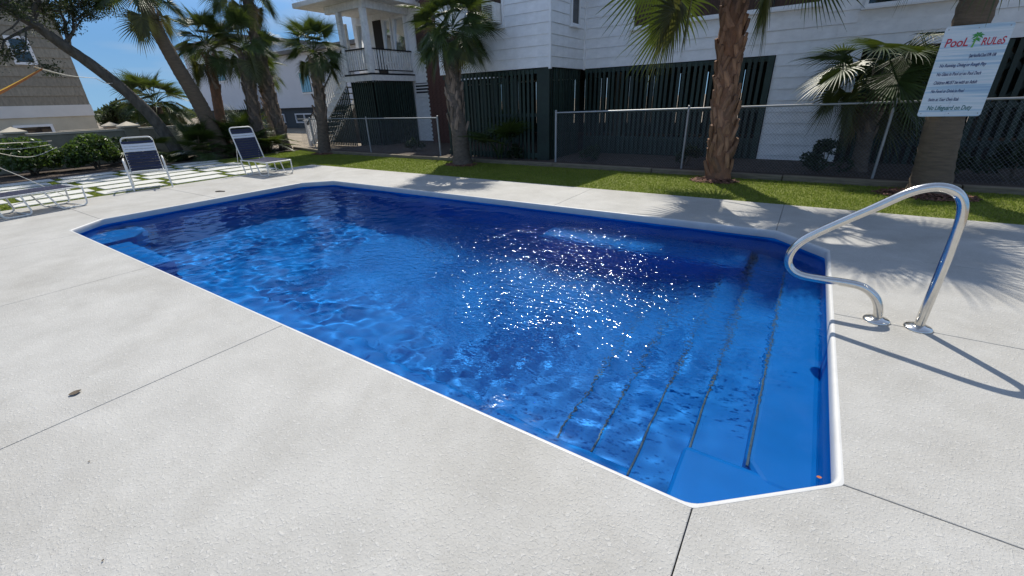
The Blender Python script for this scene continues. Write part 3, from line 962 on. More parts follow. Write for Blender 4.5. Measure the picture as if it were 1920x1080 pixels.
def shrub(label, loc, rx, ry, rz, n, size, seed, material='shrub', cat='shrub', lobes=16):
    rs = np.random.RandomState(seed); rr = random.Random(seed)
    root = thing('leafy_shrub', label, cat, loc)
    d = rs.normal(size=(lobes, 3)); d /= np.linalg.norm(d, axis=1)[:, None]; d[:, 2] = np.abs(d[:, 2]) * 1.35 - .62
    C = d * np.array([rx, ry, rz]) * rs.uniform(.45, .80, (lobes, 1)) + np.array([0, 0, rz * .85])
    R = np.array([rx, ry, rz]) * rs.uniform(.26, .44, (lobes, 1))
    leaf_obj('crown', leaf_arrays(C, R, n, size, rs), material, root)
    tb = MB()
    for k in range(9):
        q = C[rr.randrange(lobes)]
        tb.tube([(rr.uniform(-.06, .06), rr.uniform(-.06, .06), -.05), (q[0] * .4, q[1] * .4, q[2] * .5), tuple(q)], [.018, .012, .005], 5)
    tb.build('stems', M['twig'], root)
    return root
shrub('round glossy green shrub at the wall, behind the left-edge lounger', (-18.5, 2.75, 0), 0.82, 0.88, 0.66, 8500, 0.050, 1, lobes=34)
shrub('round glossy green shrub between the left shrub and the strap chair', (-18.4, 4.15, 0), 0.74, 0.78, 0.62, 7500, 0.050, 2, lobes=32)
shrub('dark shrub low against the garden wall behind the strap chair', (-19.0, 5.2, 0), 0.6, 0.7, 0.55, 2200, 0.05, 3, 'shrub_dark')
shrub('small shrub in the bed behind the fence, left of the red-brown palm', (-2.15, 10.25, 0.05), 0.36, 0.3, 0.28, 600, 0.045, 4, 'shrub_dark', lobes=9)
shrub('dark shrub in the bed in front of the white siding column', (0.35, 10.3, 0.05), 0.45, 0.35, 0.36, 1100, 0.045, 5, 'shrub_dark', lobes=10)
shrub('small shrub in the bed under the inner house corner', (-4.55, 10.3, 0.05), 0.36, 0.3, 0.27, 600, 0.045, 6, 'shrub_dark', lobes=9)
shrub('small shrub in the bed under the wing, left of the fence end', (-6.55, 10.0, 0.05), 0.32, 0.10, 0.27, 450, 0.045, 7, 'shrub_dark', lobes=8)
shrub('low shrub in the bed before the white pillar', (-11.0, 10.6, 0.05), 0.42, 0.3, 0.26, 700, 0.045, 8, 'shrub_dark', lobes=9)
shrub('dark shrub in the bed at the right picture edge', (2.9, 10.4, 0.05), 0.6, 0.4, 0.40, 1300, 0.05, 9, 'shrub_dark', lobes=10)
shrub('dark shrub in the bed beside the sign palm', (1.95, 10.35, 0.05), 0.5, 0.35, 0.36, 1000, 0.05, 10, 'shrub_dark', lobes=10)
shrub('round dark tree beyond the garden walls under the open sky', (-36.0, 10.2, 0.1), 1.5, 1.25, 1.35, 5200, 0.11, 11, 'shrub_dark', 'tree', lobes=20)

# far wood on the horizon
rs = np.random.RandomState(77)
m_ = 130
C = np.stack([rs.uniform(-190, -90, m_), rs.uniform(15, 75, m_), rs.uniform(0.2, 1.6, m_)], -1)
R = np.stack([rs.uniform(2, 4, m_), rs.uniform(2, 4, m_), rs.uniform(1.0, 2.0, m_)], -1)
far = leaf_obj('far_wood', leaf_arrays(C, R, 9000, 0.55, rs), 'oak_leaf', None)
tag(far, 'low distant wood along the horizon', 'wood', kind='stuff')

# leaning oak
def oak():
    rr = random.Random(13); rs = np.random.RandomState(13)
    base = Vector((-18.45, 6.45, 0))
    root = thing('oak_tree', 'leaning oak with a bare grey trunk and small leaves against the sky', 'tree', base)
    P = [(-18.45, 6.50, -.1), (-18.5, 6.28, .75), (-18.5, 6.0, 1.5), (-18.5, 5.58, 2.2), (-18.5, 5.0, 2.92), (-18.45, 4.5, 3.42), (-18.4, 4.0, 3.95), (-18.3, 3.3, 4.5), (-18.2, 2.5, 5.1)]
    pts = smooth_path([Vector(p) - base for p in P], 6)
    n = len(pts)
    MB().tube(pts, [0.21 - 0.11 * (i / n) + rr.uniform(-.008, .008) for i in range(n)], 12).build('trunk', M['oak_bark'], root, smooth=True)
    tips = []
    limbs = MB()
    def grow(p, d, L, r, depth):
        q = [p]
        steps = 4
        for i in range(steps):
            d = (d + Vector((rr.gauss(0, .22), rr.gauss(0, .22), rr.gauss(.05, .20)))).normalized()
            p = p + d * (L / steps); q.append(p)
            if depth <= 1:
                tips.append(p.copy())
        limbs.tube(q, [max(.006, r * (1 - .6 * i / steps)) for i in range(steps + 1)], 6, caps=False)
        if depth > 0:
            for _ in range(rr.randint(2, 4)):
                dd = (d + Vector((rr.gauss(0, .75), rr.gauss(0, .75), rr.gauss(.0, .55)))).normalized()
                grow(q[rr.randint(1, steps)], dd, L * rr.uniform(.5, .75), r * .5, depth - 1)
    starts = [((-18.45, 4.62, 3.32), (0.05, .25, 1.0), 1.0, .07), ((-18.45, 4.5, 3.42), (.35, .75, .35), 1.1, .05), ((-18.4, 4.0, 3.95), (.3, .35, .9), 1.2, .06),
              ((-18.4, 4.2, 3.75), (.7, -.5, .05), 1.3, .05), ((-18.35, 3.6, 4.25), (.5, .5, .6), 1.3, .05), ((-18.3, 3.3, 4.5), (.4, -.2, -.45), 1.4, .05),
              ((-18.3, 3.2, 4.6), (-.4, .5, .8), 1.2, .05), ((-18.4, 4.1, 3.85), (.45, -.75, -.2), 1.3, .045), ((-18.2, 2.6, 5.0), (.5, .2, -.6), 1.5, .05), ((-18.4, 4.05, 3.9), (-.2, .9, .75), 1.3, .05),
              ((-18.3, 3.0, 4.7), (.6, -.4, -.7), 1.3, .045), ((-18.3, 3.4, 4.45), (.2, .8, .9), 1.4, .05)]
    for p, d, L, r in starts:
        grow(Vector(p) - base, Vector(d).normalized(), L, r, 3)
    limbs.build('limbs', M['oak_bark'], root, smooth=True)
    C = np.array([tuple(t) for t in tips]); C = C[rs.permutation(len(C))]
    R = np.full_like(C, 0.17) * rs.uniform(.6, 1.4, (len(C), 1))
    leaf_obj('crown', leaf_arrays(C, R, 30000, 0.036, rs, .25), 'oak_leaf', root)
    return root
oak()

chips('mulch_ring', -1.36, 9.0, 0.42, 420, 3, 'red-brown bark mulch round the foot of the red-brown palm', .75)
chips('mulch_ring', 1.68, 8.92, 0.62, 620, 4, 'red-brown bark mulch round the foot of the sign palm', .7)
chips('mulch_ring', -7.62, 8.95, 0.50, 350, 5, 'dark bark mulch round the foot of the bushy-headed palm', .7)
chips('mulch_ring', -14.3, 9.3, 0.50, 260, 6, 'bark mulch round the foot of the short palm by the stair', .6)

# ---------------------------------------------------------------- the white raised house
HB = Vector((-4.0, 13.0, 0.0))
house = thing('raised_house', 'white lap-sided beach house raised on a dark green slatted base', 'house', HB)

def hp(name, b, mt, parent=None, smooth=False, bev=0.0):
    o = b.build(name, mt, parent or house, smooth)
    o.location = -HB if parent is None else (0, 0, 0)
    if bev:
        bevel(o, bev, 1)
    return o

ROW = 0.235
_board_cache = {}
def board_mesh(L):
    key = round(L, 2)
    if key not in _board_cache:
        v = []
        for x in (0, key):
            v += [(x, -.022, 0), (x, -.020, .010), (x, -.006, .232), (x, 0, .232), (x, 0, 0)]
        f = [(0, 1, 6, 5), (1, 2, 7, 6), (2, 3, 8, 7), (4, 0, 5, 9), (4, 3, 2, 1, 0), (5, 6, 7, 8, 9)]
        _board_cache[key] = MB().add(v, f).mesh('siding_board', M['siding'])
    return _board_cache[key]

def siding(a0, a1, fixed, z0, z1, face='y', openings=(), wall=True, maxlen=4.9):
    """Lap boards on a wall: face 'y' looks to -Y (runs along X), face 'x' looks to +X (runs along Y)."""
    if wall:
        cuts = sorted(openings)
        b = MB()
        if face == 'y':
            b.box(a0, a1, fixed + .002, fixed + .12, z0 + .004, z1)
        else:
            b.box(fixed - .12, fixed - .002, a0, a1, z0 + .004, z1)
        hp('wall', b, M['siding'])
    z = z0; r = 0
    while z < z1 - .03:
        segs = [(a0, a1)]
        for (o0, o1, p0, p1) in openings:
            if z + .20 > p0 and z < p1:
                new = []
                for s0, s1 in segs:
                    if o0 > s0: new.append((s0, min(s1, o0)))
                    if o1 < s1: new.append((max(s0, o1), s1))
                segs = [s for s in new if s[1] - s[0] > .05]
        for s0, s1 in segs:
            # split over-long runs at a staggered butt joint
            pieces = [(s0, s1)]
            if s1 - s0 > maxlen:
                c = s0 + (s1 - s0) * (0.38 + 0.24 * ((r * 7) % 5) / 4)
                pieces = [(s0, c - .0015), (c + .0015, s1)]
            for p0, p1 in pieces:
                L = math.floor((p1 - p0) * 100) / 100
                o = put('siding_board', board_mesh(L), house)
                dz = RND.uniform(-.003, .003)
                if face == 'y':
                    o.location = Vector((p0, fixed, z + dz)) - HB
                else:
                    o.location = Vector((fixed, p0, z + dz)) - HB
                    o.rotation_euler = (0, 0, math.pi / 2)
        z += ROW; r += 1

def window(a0, a1, z0, z1, fixed, face='y', mull=0, pane='glass', fw=.06, proud=.05, tilt=0.0):
    """Frame, sill, recessed pane; a is the running coordinate."""
    def bx(b, s0, s1, d0, d1, q0, q1):
        if face == 'y': b.box(s0, s1, fixed - d1, fixed - d0, q0, q1)
        else: b.box(fixed + d0, fixed + d1, s0, s1, q0, q1)
    fr = MB()
    bx(fr, a0 - fw, a0, .0, proud, z0 - fw, z1 + fw); bx(fr, a1, a1 + fw, .0, proud, z0 - fw, z1 + fw)
    bx(fr, a0, a1, .0, proud - .002, z1, z1 + fw); bx(fr, a0, a1, .0, proud - .002, z0 - fw, z0)
    w = hp('window', fr, M['trim'], bev=.004)
    p = MB(); bx(p, a0, a1, .001, .012, z0, z1)
    if tilt:                                       # pane tilted only so that it mirrors open sky
        p.v = [(x, y - tilt * (1 - (z - z0) / (z1 - z0)), z) for x, y, z in p.v]
    hp('pane', p, M[pane], w)
    sl_ = MB(); bx(sl_, a0 - fw - .03, a1 + fw + .03, .0, proud + .045, z0 - fw - .035, z0 - fw - .001)
    hp('sill', sl_, M['trim'], w)
    for k in range(mull):
        c = a0 + (a1 - a0) * (k + 1) / (mull + 1)
        mm = MB(); bx(mm, c - .018, c + .018, .0, .030, z0, z1)
        hp('mullion', mm, M['black'], w)
    return w

EAVE = 3.90
# wing
siding(-9.1, -5.585, 10.10, 2.24, EAVE, 'y', [(-8.05, -6.83, 3.15, 4.2)])
siding(10.14, 11.96, -5.55, 2.24, EAVE, 'x', [(11.10, 11.66, 3.17, 4.2)])
window(-7.95, -6.89, 3.26, 3.80, 10.10, 'y', 0, 'curtain')
window(11.18, 11.58, 3.26, 3.80, -5.55, 'x', 0, 'glass')
hp('corner_trim', MB().box(-5.585, -5.520, 10.07, 10.135, 2.20, EAVE), M['trim'], bev=.004)
hp('corner_trim', MB().box(-5.545, -5.490, 11.945, 11.995, 2.22, EAVE), M['trim'], bev=.004)
hp('wall', MB().box(-9.1, -8.98, 10.22, 14.0, 2.24, EAVE), M['siding'])
# main range
siding(-5.49, 5.6, 12.0, 2.25, EAVE, 'y', [(-4.30, -3.34, 3.0, 4.2), (-2.92, -0.28, 3.05, 4.2), (0.35, 1.9, 2.9, 4.2)])
window(-4.20, -3.44, 3.12, 3.80, 12.0, 'y', 0, 'curtain')
window(-2.84, -0.36, 3.16, 3.80, 12.0, 'y', 2, 'curtain')
window(0.45, 1.80, 3.02, 3.80, 12.0, 'y', 1, 'glass')
# sided column down to the ground
siding(-0.95, 0.56, 12.0, -0.08, 2.22, 'y')
# back range behind the porch, with the narrow pillar and its louvred vent
siding(-14.0, -12.55, 13.9, 0.0, 1.70, 'y')
siding(-14.0, -9.1, 13.9, 2.28, 5.0, 'y', [(-13.72, -12.70, 3.30, 4.75)])
hp('wall', MB().box(-14.0, -12.55, 13.902, 14.02, 1.66, 2.32), M['black'])
window(-13.62, -12.80, 3.40, 4.65, 13.9, 'y', 1, 'curtain')
vent = hp('louver_vent', MB().box(-14.0, -13.94, 13.86, 13.9, 1.70, 2.28).box(-12.93, -12.87, 13.86, 13.9, 1.70, 2.28), M['trim'])
for k in range(5):
    hp('louver_slat', MB().box(-13.94, -12.93, 13.855, 13.885, 1.74 + k * .115, 1.79 + k * .115), M['trim'], vent)
hp('corner_trim', MB().box(-14.05, -13.99, 13.86, 13.92, 0, 2.36), M['trim'])
# brick chimney
ch = hp('chimney', MB().box(-12.62, -11.70, 13.25, 13.88, 0.0, 5.6), M['brick'])
bk_me = MB().box(-.095, .095, -.012, .012, -.030, .030).mesh('brick', M['brick'])
cnt = 0
for r in range(74):
    for k in range(5):
        if cnt >= 298: break
        x = -12.62 + .10 + k * .205 + (0 if r % 2 else -.05)
        if x > -11.78: continue
        put('brick', bk_me, ch, (x, 13.250, .05 + r * .075)); cnt += 1

# dark green slats
slat_cache = {}
def slats(a0, a1, fixed, z0, z1, pitch, w, face='y', t=.020):
    key = (round(z1 - z0, 3), w, t)
    if key not in slat_cache:
        slat_cache[key] = MB().box(-w / 2, w / 2, -t / 2, t / 2, 0, z1 - z0).mesh('slat', M['green'])
    n_ = int((a1 - a0) / pitch)
    for k in range(n_ + 1):
        a = a0 + pitch * k + RND.uniform(-.006, .006)
        o = put('slat', slat_cache[key], house)
        lean = RND.uniform(-.004, .004)
        if face == 'y':
            o.location = Vector((a, fixed, z0)) - HB; o.rotation_euler = (0, lean, RND.uniform(-.03, .03))
        else:
            o.location = Vector((fixed, a, z0)) - HB; o.rotation_euler = (lean, 0, math.pi / 2)
def rail_y(x0, x1, y, z0, z1, t=.03):
    hp('lattice_rail', MB().box(x0, x1, y, y + t, z0, z1), M['green'])
slats(-5.42, -1.12, 11.97, 0.06, 2.235, .128, .068)
rail_y(-5.50, -0.98, 11.985, .40, .52); rail_y(-5.50, -0.98, 11.985, 1.12, 1.21); rail_y(-5.50, -0.98, 11.985, 2.14, 2.23)
hp('skirt_board', MB().box(-5.50, -0.98, 12.02, 12.05, 0, .40), M['green'])
hp('lattice_post', MB().box(-1.09, -0.965, 11.93, 12.06, 0, 2.24), M['green'], bev=.005)
slats(-8.95, -6.05, 10.13, 0.04, 2.225, .125, .066)
rail_y(-9.05, -5.93, 10.145, 1.12, 1.20); rail_y(-9.05, -5.93, 10.145, .10, .22); rail_y(-9.05, -5.93, 10.145, 2.12, 2.22)
hp('lattice_post', MB().box(-5.93, -5.575, 10.10, 10.17, 0, 2.235), M['green'], bev=.005)
slats(10.28, 11.88, -5.60, 0.04, 2.225, .105, .055, 'x')
hp('lattice_rail', MB().box(-5.64, -5.615, 10.2, 11.95, 1.12, 1.20), M['green'])
slats(0.70, 5.5, 12.0, 0.06, 2.235, .150, .080)
rail_y(0.58, 5.6, 12.02, 1.12, 1.21); rail_y(0.58, 5.6, 12.02, .42, .54)
for k in range(9):                                        # crossed braces behind the right-hand slats
    x = 0.7 + k * .6
    for s in (-1, 1):
        b = MB().box(-.035, .035, 0, .018, -.75, .75).build('brace', M['green'], house)
        b.location = Vector((x, 12.065 + .025 * (s > 0), 1.55)) - HB; b.rotation_euler = (0, s * .72, 0)
slats(-15.28, -14.05, 11.80, 0.0, 2.36, .115, .070)
slats(11.82, 13.80, -13.95, 0.0, 2.36, .118, .070, 'x')
slats(-12.0, -9.0, 13.95, 0.0, 2.26, .125, .085)
hp('base_wall', MB().box(-17.3, -14.06, 13.98, 14.02, 0, 2.30).box(-14.06, -12.62, 14.03, 14.06, 0, 2.30), M['black'])  # added black backing, stops sunlit ground showing through the porch slats
hp('base_wall', MB().box(-15.36, -15.33, 11.82, 13.97, 0, 2.35), M['black'])  # added black closure, keeps side light out from under the porch
# floor of the house and the screen on its far side (daylight leaks through)
hp('house_floor', MB().box(-9.0, -5.60, 10.24, 19.0, 2.26, 2.40).box(-5.60, 5.5, 12.14, 19.0, 2.262, 2.402).box(-17.3, -9.0, 14.03, 19.0, 2.33, 2.47), M['dark'])
slats(-16.5, 5.4, 18.9, 0.47, 2.26, .25, .236)
hp('skirt_board', MB().box(-17.0, 5.5, 18.93, 18.96, 0, .48), M['green'])
for x in (-8.5, -5.7, -2.6, 0.4, 3.3):
    hp('pile', MB().box(x - .13, x + .13, 15.2, 15.46, 0, 2.26), M['timber'])
hp('end_wall', MB().box(5.5, 5.62, 12.12, 19.0, 0, EAVE), M['siding'])
hp('end_wall', MB().box(-17.42, -17.3, 14.02, 19.0, 0, 5.0), M['siding'])
hp('rear_wall', MB().box(-17.3, 5.5, 19.0, 19.12, 2.26, EAVE), M['siding'])
# roofs
def gable(x0, x1, y0, y1, ze, rise, t=.14):
    ym = (y0 + y1) / 2
    prof_ = [(y0, ze), (ym, ze + rise), (y1, ze), (y1, ze + t), (ym, ze + rise + t), (y0, ze + t)]
    v = [(x, y, z) for x in (x0, x1) for y, z in prof_]
    f = [(0, 1, 4, 5), (1, 2, 3, 4), (6, 11, 10, 7), (7, 10, 9, 8)] + [(i, 6 + i, 6 + (i + 1) % 6, (i + 1) % 6) for i in range(6)]
    return MB().add(v, f)
hp('roof', gable(-9.2, 5.8, 11.95, 19.4, EAVE, 1.6), M['roof'])
hp('roof', MB().add([(-9.22, 10.06, EAVE), (-5.36, 10.06, EAVE), (-5.36, 13.2, EAVE + .55), (-9.22, 13.2, EAVE + .55), (-9.22, 10.06, EAVE + .12), (-5.36, 10.06, EAVE + .12), (-5.36, 13.2, EAVE + .67), (-9.22, 13.2, EAVE + .67)],
    [(0, 3, 2, 1), (4, 5, 6, 7), (0, 1, 5, 4), (1, 2, 6, 5), (2, 3, 7, 6), (3, 0, 4, 7)]), M['roof'])
hp('roof', gable(-17.7, -9.25, 13.75, 19.4, 5.02, 1.2), M['roof'])

# porch
hp('porch_floor', MB().box(-15.42, -13.86, 11.64, 13.86, 2.56, 2.615), M['black'])
hp('porch_fascia', MB().box(-15.45, -13.87, 11.65, 11.70, 2.36, 2.557), M['weathered'], bev=.004)
hp('porch_fascia', MB().box(-13.92, -13.868, 11.702, 13.86, 2.36, 2.557), M['weathered'], bev=.004)
siding(-17.3, -14.0, 13.9, 2.6, 5.0, 'y', [(-17.02, -16.35, 3.1, 4.75), (-16.02, -15.42, 2.5, 4.75), (-15.36, -14.86, 3.0, 4.75), (-14.78, -14.02, 3.2, 4.75)])
window(-16.92, -16.45, 3.2, 4.6, 13.9, 'y', 0, 'sky_glass', .06, .14, .11)
window(-15.30, -14.92, 3.15, 4.62, 13.9, 'y', 0, 'sky_glass', .06, .14, .11)
window(-14.70, -14.12, 3.42, 4.62, 13.9, 'y', 0, 'sky_glass', .06, .14, .11)
dr_ = hp('door', MB().box(-15.98, -15.46, 13.85, 13.90, 2.62, 4.68), M['dark'])
hp('door_handle', MB().box(-15.54, -15.51, 13.80, 13.85, 3.55, 3.66), M['galv'], dr_)
for x, y, w in ((-13.97, 11.75, .19), (-15.32, 11.75, .17), (-17.2, 13.4, .14)):
    hp('porch_post', MB().box(x - w / 2, x + w / 2, y - w / 2, y + w / 2, 2.616, 4.66), M['weathered'], bev=.008)
hp('porch_beam', MB().box(-16.0, -13.84, 11.66, 11.84, 4.662, 4.90), M['weathered'], bev=.006)
hp('porch_beam', MB().box(-14.06, -13.88, 11.842, 13.86, 4.664, 4.902), M['weathered'], bev=.006)
hp('porch_roof', MB().box(-17.0, -13.30, 11.05, 13.88, 4.905, 5.06), M['weathered'], bev=.006)
bal_me = MB().box(-.028, .028, -.02, .02, 0, .66).mesh('baluster', M['weathered'])
fr_rail = hp('railing', MB().box(-15.23, -14.07, 11.70, 11.80, 3.40, 3.445).box(-15.23, -14.07, 11.725, 11.775, 2.71, 2.745), [M['black']])
for k in range(9):
    put('baluster', bal_me, fr_rail, (-15.15 + k * .127, 11.75, 2.743))
sd_rail = hp('railing', MB().box(-14.02, -13.92, 11.85, 13.85, 3.40, 3.445).box(-13.995, -13.945, 11.85, 13.85, 2.71, 2.745), [M['black']])
for k in range(15):
    put('baluster', bal_me, sd_rail, (-13.97, 11.94 + k * .130, 2.743), (0, 0, math.pi / 2))
# stair down to the left
N_ = 12
x_top, run, rise = -15.45, 0.262, 2.60 / 12
str_v = [(x_top, 2.60), (x_top, 2.25), (x_top - run * 11.2, 0.0), (x_top - run * N_, 0.0), (x_top - run * N_, .10)]
def xz_prism(poly, y0, y1):
    n_ = len(poly)
    v = [(x, y0, z) for x, z in poly] + [(x, y1, z) for x, z in poly]
    return MB().add(v, [tuple(range(n_)), tuple(reversed(range(n_, 2 * n_)))] + [(i, n_ + i, n_ + (i + 1) % n_, (i + 1) % n_) for i in range(n_)])
stair = hp('staircase', xz_prism(str_v, 11.66, 11.71), M['weathered'])
hp('stringer', xz_prism(str_v, 12.66, 12.71), M['weathered'], stair)
for k in range(N_):
    x = x_top - run * (k + .5); z = 2.60 - rise * (k + 1)
    hp('tread', MB().box(x - .15, x + .14, 11.63, 12.72, z + .02, z + .06), M['weathered'], stair)
st_sl = MB().box(-.035, .035, -.01, .01, 0, 1.0).mesh('slat', M['green'])
for k in range(23):
    x = x_top - .06 - k * .115
    zt = max(.12, 2.25 + (x - x_top) * (2.25 / (run * 11.2)) + .02)
    put('slat', st_sl, stair, (x, 11.735, 0), None, (1, 1, zt))
hp('stair_shade_panel', xz_prism([(x_top, 2.2), (x_top, 0.0), (x_top - run * 11, 0.0)], 12.60, 12.64), M['black'], stair)  # added black sheet, makes the space under the stair read as shade
sb_me = MB().box(-.032, .032, -.02, .02, 0, .80).mesh('baluster', M['weathered'])
for k in range(23):
    x = x_top - .04 - k * .134
    put('baluster', sb_me, stair, (x, 11.685, 2.60 + (x - x_top) * (2.60 / (run * N_)) + .03))
hr = xz_prism([(x_top + .05, 3.46), (x_top + .05, 3.40), (x_top - run * N_ - .05, .79), (x_top - run * N_ - .05, .85)], 11.64, 11.73)
hp('stair_rail', hr, M['black'], stair)
lr = xz_prism([(x_top, 2.72), (x_top, 2.67), (x_top - run * N_, .07), (x_top - run * N_, .12)], 11.66, 11.71)
hp('stair_rail', lr, M['weathered'], stair)
hp('newel_post', MB().box(-18.76, -18.62, 11.62, 11.76, -.1, .98).box(-18.79, -18.59, 11.59, 11.79, .98, 1.02), M['trim'], stair)

# window air conditioner
ac = thing('window_air_conditioner', 'white window air conditioner on the wing, above the slatted base', 'air conditioner', (-7.05, 10.0, 3.25))
MB().box(-.20, .14, -.26, .10, .02, .44).build('case', M['weathered'], ac)
for k in range(9):
    MB().box(-.16, .10, -.268, -.261, .07 + k * .036, .085 + k * .036).build('grille_slat', M['black'], ac)
MB().tube([(-.12, -.22, .02), (-.12, .08, -.22)], .012, 6).build('bracket', M['galv'], ac)

# ---------------------------------------------------------------- chain link fences
def fence(label, x0, x1, y, zf, posts, z_ground=0.05, ends=()):
    base = Vector((x0, y, z_ground))
    root = thing('chain_link_fence', label, 'fence', base)
    for i, px in enumerate(posts):
        t = zf(px) - z_ground + .03
        big = i == 0
        o = MB().tube([(px - x0, 0, -.1), (px - x0, 0, t)], .030 if big else .022, 8).build('post', M['galv'], root, smooth=True, auto=60)
        MB().tube([(px - x0, 0, t), (px - x0, 0, t + .02), (px - x0, 0, t + .035)], [.034 if big else .026, .030 if big else .022, .008], 8).build('post_cap', M['galv'], o, smooth=True)
    MB().tube([(0, -.0, zf(x0) - z_ground), (x1 - x0, 0, zf(x1) - z_ground)], .019, 8).build('top_rail', M['galv'], root, smooth=True, auto=60)
    b = MB()
    h = zf(x0) - z_ground - .03
    s = .058
    n_ = int((x1 - x0 + h) / s)
    for k in range(n_):
        for sg in (1, -1):
            xa = k * s - h if sg > 0 else k * s
            xb = xa + h * sg
            za, zb = .02, h
            # clip to the panel
            def clip(xa, za, xb, zb):
                L_ = x1 - x0
                for lim in (0, L_):
                    for _ in range(1):
                        if lim == 0:
                            if xa < 0 and xb < 0: return None
                            if xa < 0: za = za + (zb - za) * (0 - xa) / (xb - xa); xa = 0
                            if xb < 0: zb = za + (zb - za) * (0 - xa) / (xb - xa); xb = 0
                        else:
                            if xa > L_ and xb > L_: return None
                            if xa > L_: za = za + (zb - za) * (L_ - xa) / (xb - xa); xa = L_
                            if xb > L_: zb = za + (zb - za) * (L_ - xa) / (xb - xa); xb = L_
                return xa, za, xb, zb
            c = clip(xa, za, xb, zb)
            if c is None: continue
            xa, za, xb, zb = c
            if abs(zb - za) < .05: continue
            sl_ = (zf(x1) - zf(x0)) / (x1 - x0)
            b.tube([(xa, .022 + .004 * sg, za), (xb, .022 + .004 * sg, zb + (sl_ * xb if zb > .5 else 0))], .0013, 3, caps=False)
    w = b.build('wire_mesh', M['wire'], root)
    w['kind'] = 'stuff'
    return root
fence('chain link fence run from the house corner past the sign palm', -5.27, 5.2, 9.90, lambda x: 1.215 + (x + 5.27) * .0135, [-5.27, -2.18, 1.09, 4.3])
fence('chain link fence run before the porch and the white pillar', -16.4, -9.2, 9.90, lambda x: 1.125, [-9.2, -12.4, -15.6][::1])

# ---------------------------------------------------------------- neighbours and garden walls
gw = thing('garden_wall', 'stucco garden wall with capped pillars behind the glossy shrubs', 'wall', (-20.0, 3.0, 0))
MB().box(-.09, .09, -8.0, 5.35, -.12, 1.0).build('wall_panel', M['wall'], gw)
MB().box(-.13, .13, -8.0, 5.35, 1.001, 1.07).build('coping', M['cap'], gw)
def pillar(parent, y, h=1.10, x=0, mt='wall'):
    p = MB().box(x - .2, x + .2, y - .2, y + .2, -.12, h).build('pillar', M[mt], parent)
    v = [(x - .27, y - .27, h), (x + .27, y - .27, h), (x + .27, y + .27, h), (x - .27, y + .27, h), (x - .27, y - .27, h + .05), (x + .27, y - .27, h + .05), (x + .27, y + .27, h + .05), (x - .27, y + .27, h + .05), (x, y, h + .19)]
    MB().add(v, [(3, 2, 1, 0), (0, 1, 5, 4), (1, 2, 6, 5), (2, 3, 7, 6), (3, 0, 4, 7), (4, 5, 8), (5, 6, 8), (6, 7, 8), (7, 4, 8)]).build('pillar_cap', M['cap'], p)
for y in (-5.65, -2.85, -.05, 2.75, 5.35):
    pillar(gw, y)
gw2 = thing('garden_wall', 'peach garden wall with pyramid-capped pillars beyond the nearer wall', 'wall', (-24.6, 7.5, 0))
MB().box(-.09, .09, -2.6, 4.5, -.12, .93).build('wall_panel', M['wall_lit'], gw2)
MB().box(-.13, .13, -2.6, 4.5, .931, 1.0).build('coping', M['cap'], gw2)
for y in (-1.0, .15, 1.3, 2.9, 4.4):
    pillar(gw2, y, 1.05, 0, 'wall_lit')

tan = thing('tan_house', 'tan shingled house with a cream base band at the left edge', 'house', (-30.0, 2.0, 0))
MB().box(-9, 0, -9.0, 5.43, -.1, 1.50).build('base_wall', M['cream'], tan)
MB().box(-9.03, .05, -9.03, 5.47, 1.501, 2.0).build('band', M['band'], tan)
MB().box(-9, -.02, -9.0, 5.43, 2.001, 8.5).build('wall', M['shingle'], tan)
sh_v = []
for y in (-9.0, 5.45):
    sh_v += [(.035, y, 0), (.004, y, .42), (-.015, y, .42), (-.015, y, 0)]
sh_me = MB().add(sh_v, [(0, 4, 5, 1), (1, 5, 6, 2), (3, 2, 6, 7), (0, 3, 7, 4), (0, 1, 2, 3), (7, 6, 5, 4)]).mesh('shingle_course', M['shingle'])
for k in range(16):
    put('shingle_course', sh_me, tan, (0, 0, 2.002 + k * .40))
def far_window(parent, x, y0, y1, z0, z1, pane='glass'):
    w = MB().box(x, x + .09, y0 - .10, y0, z0 - .10, z1 + .10).box(x, x + .09, y1, y1 + .10, z0 - .10, z1 + .10).box(x, x + .088, y0, y1, z1, z1 + .10).box(x, x + .088, y0, y1, z0 - .10, z0).box(x, x + .07, y0, y1, (z0 + z1) / 2 - .03, (z0 + z1) / 2 + .03).build('window', M['trim'], parent)
    MB().box(x, x + .045, y0, y1, z0, z1).build('pane', M[pane], w)
far_window(tan, 0.0, 3.58, 4.12, 3.78, 4.70)
far_window(tan, 0.0, 2.6, 3.7, .55, 1.10)
MB().add([(-9.5, -9.5, 8.5), (.5, -9.5, 8.5), (.5, 5.9, 8.5), (-9.5, 5.9, 8.5), (-4.5, -9.5, 11.0), (-4.5, 5.9, 11.0)], [(0, 3, 2, 1), (0, 1, 4), (2, 3, 5), (1, 2, 5, 4), (3, 0, 4, 5)]).build('roof', M['roof'], tan)

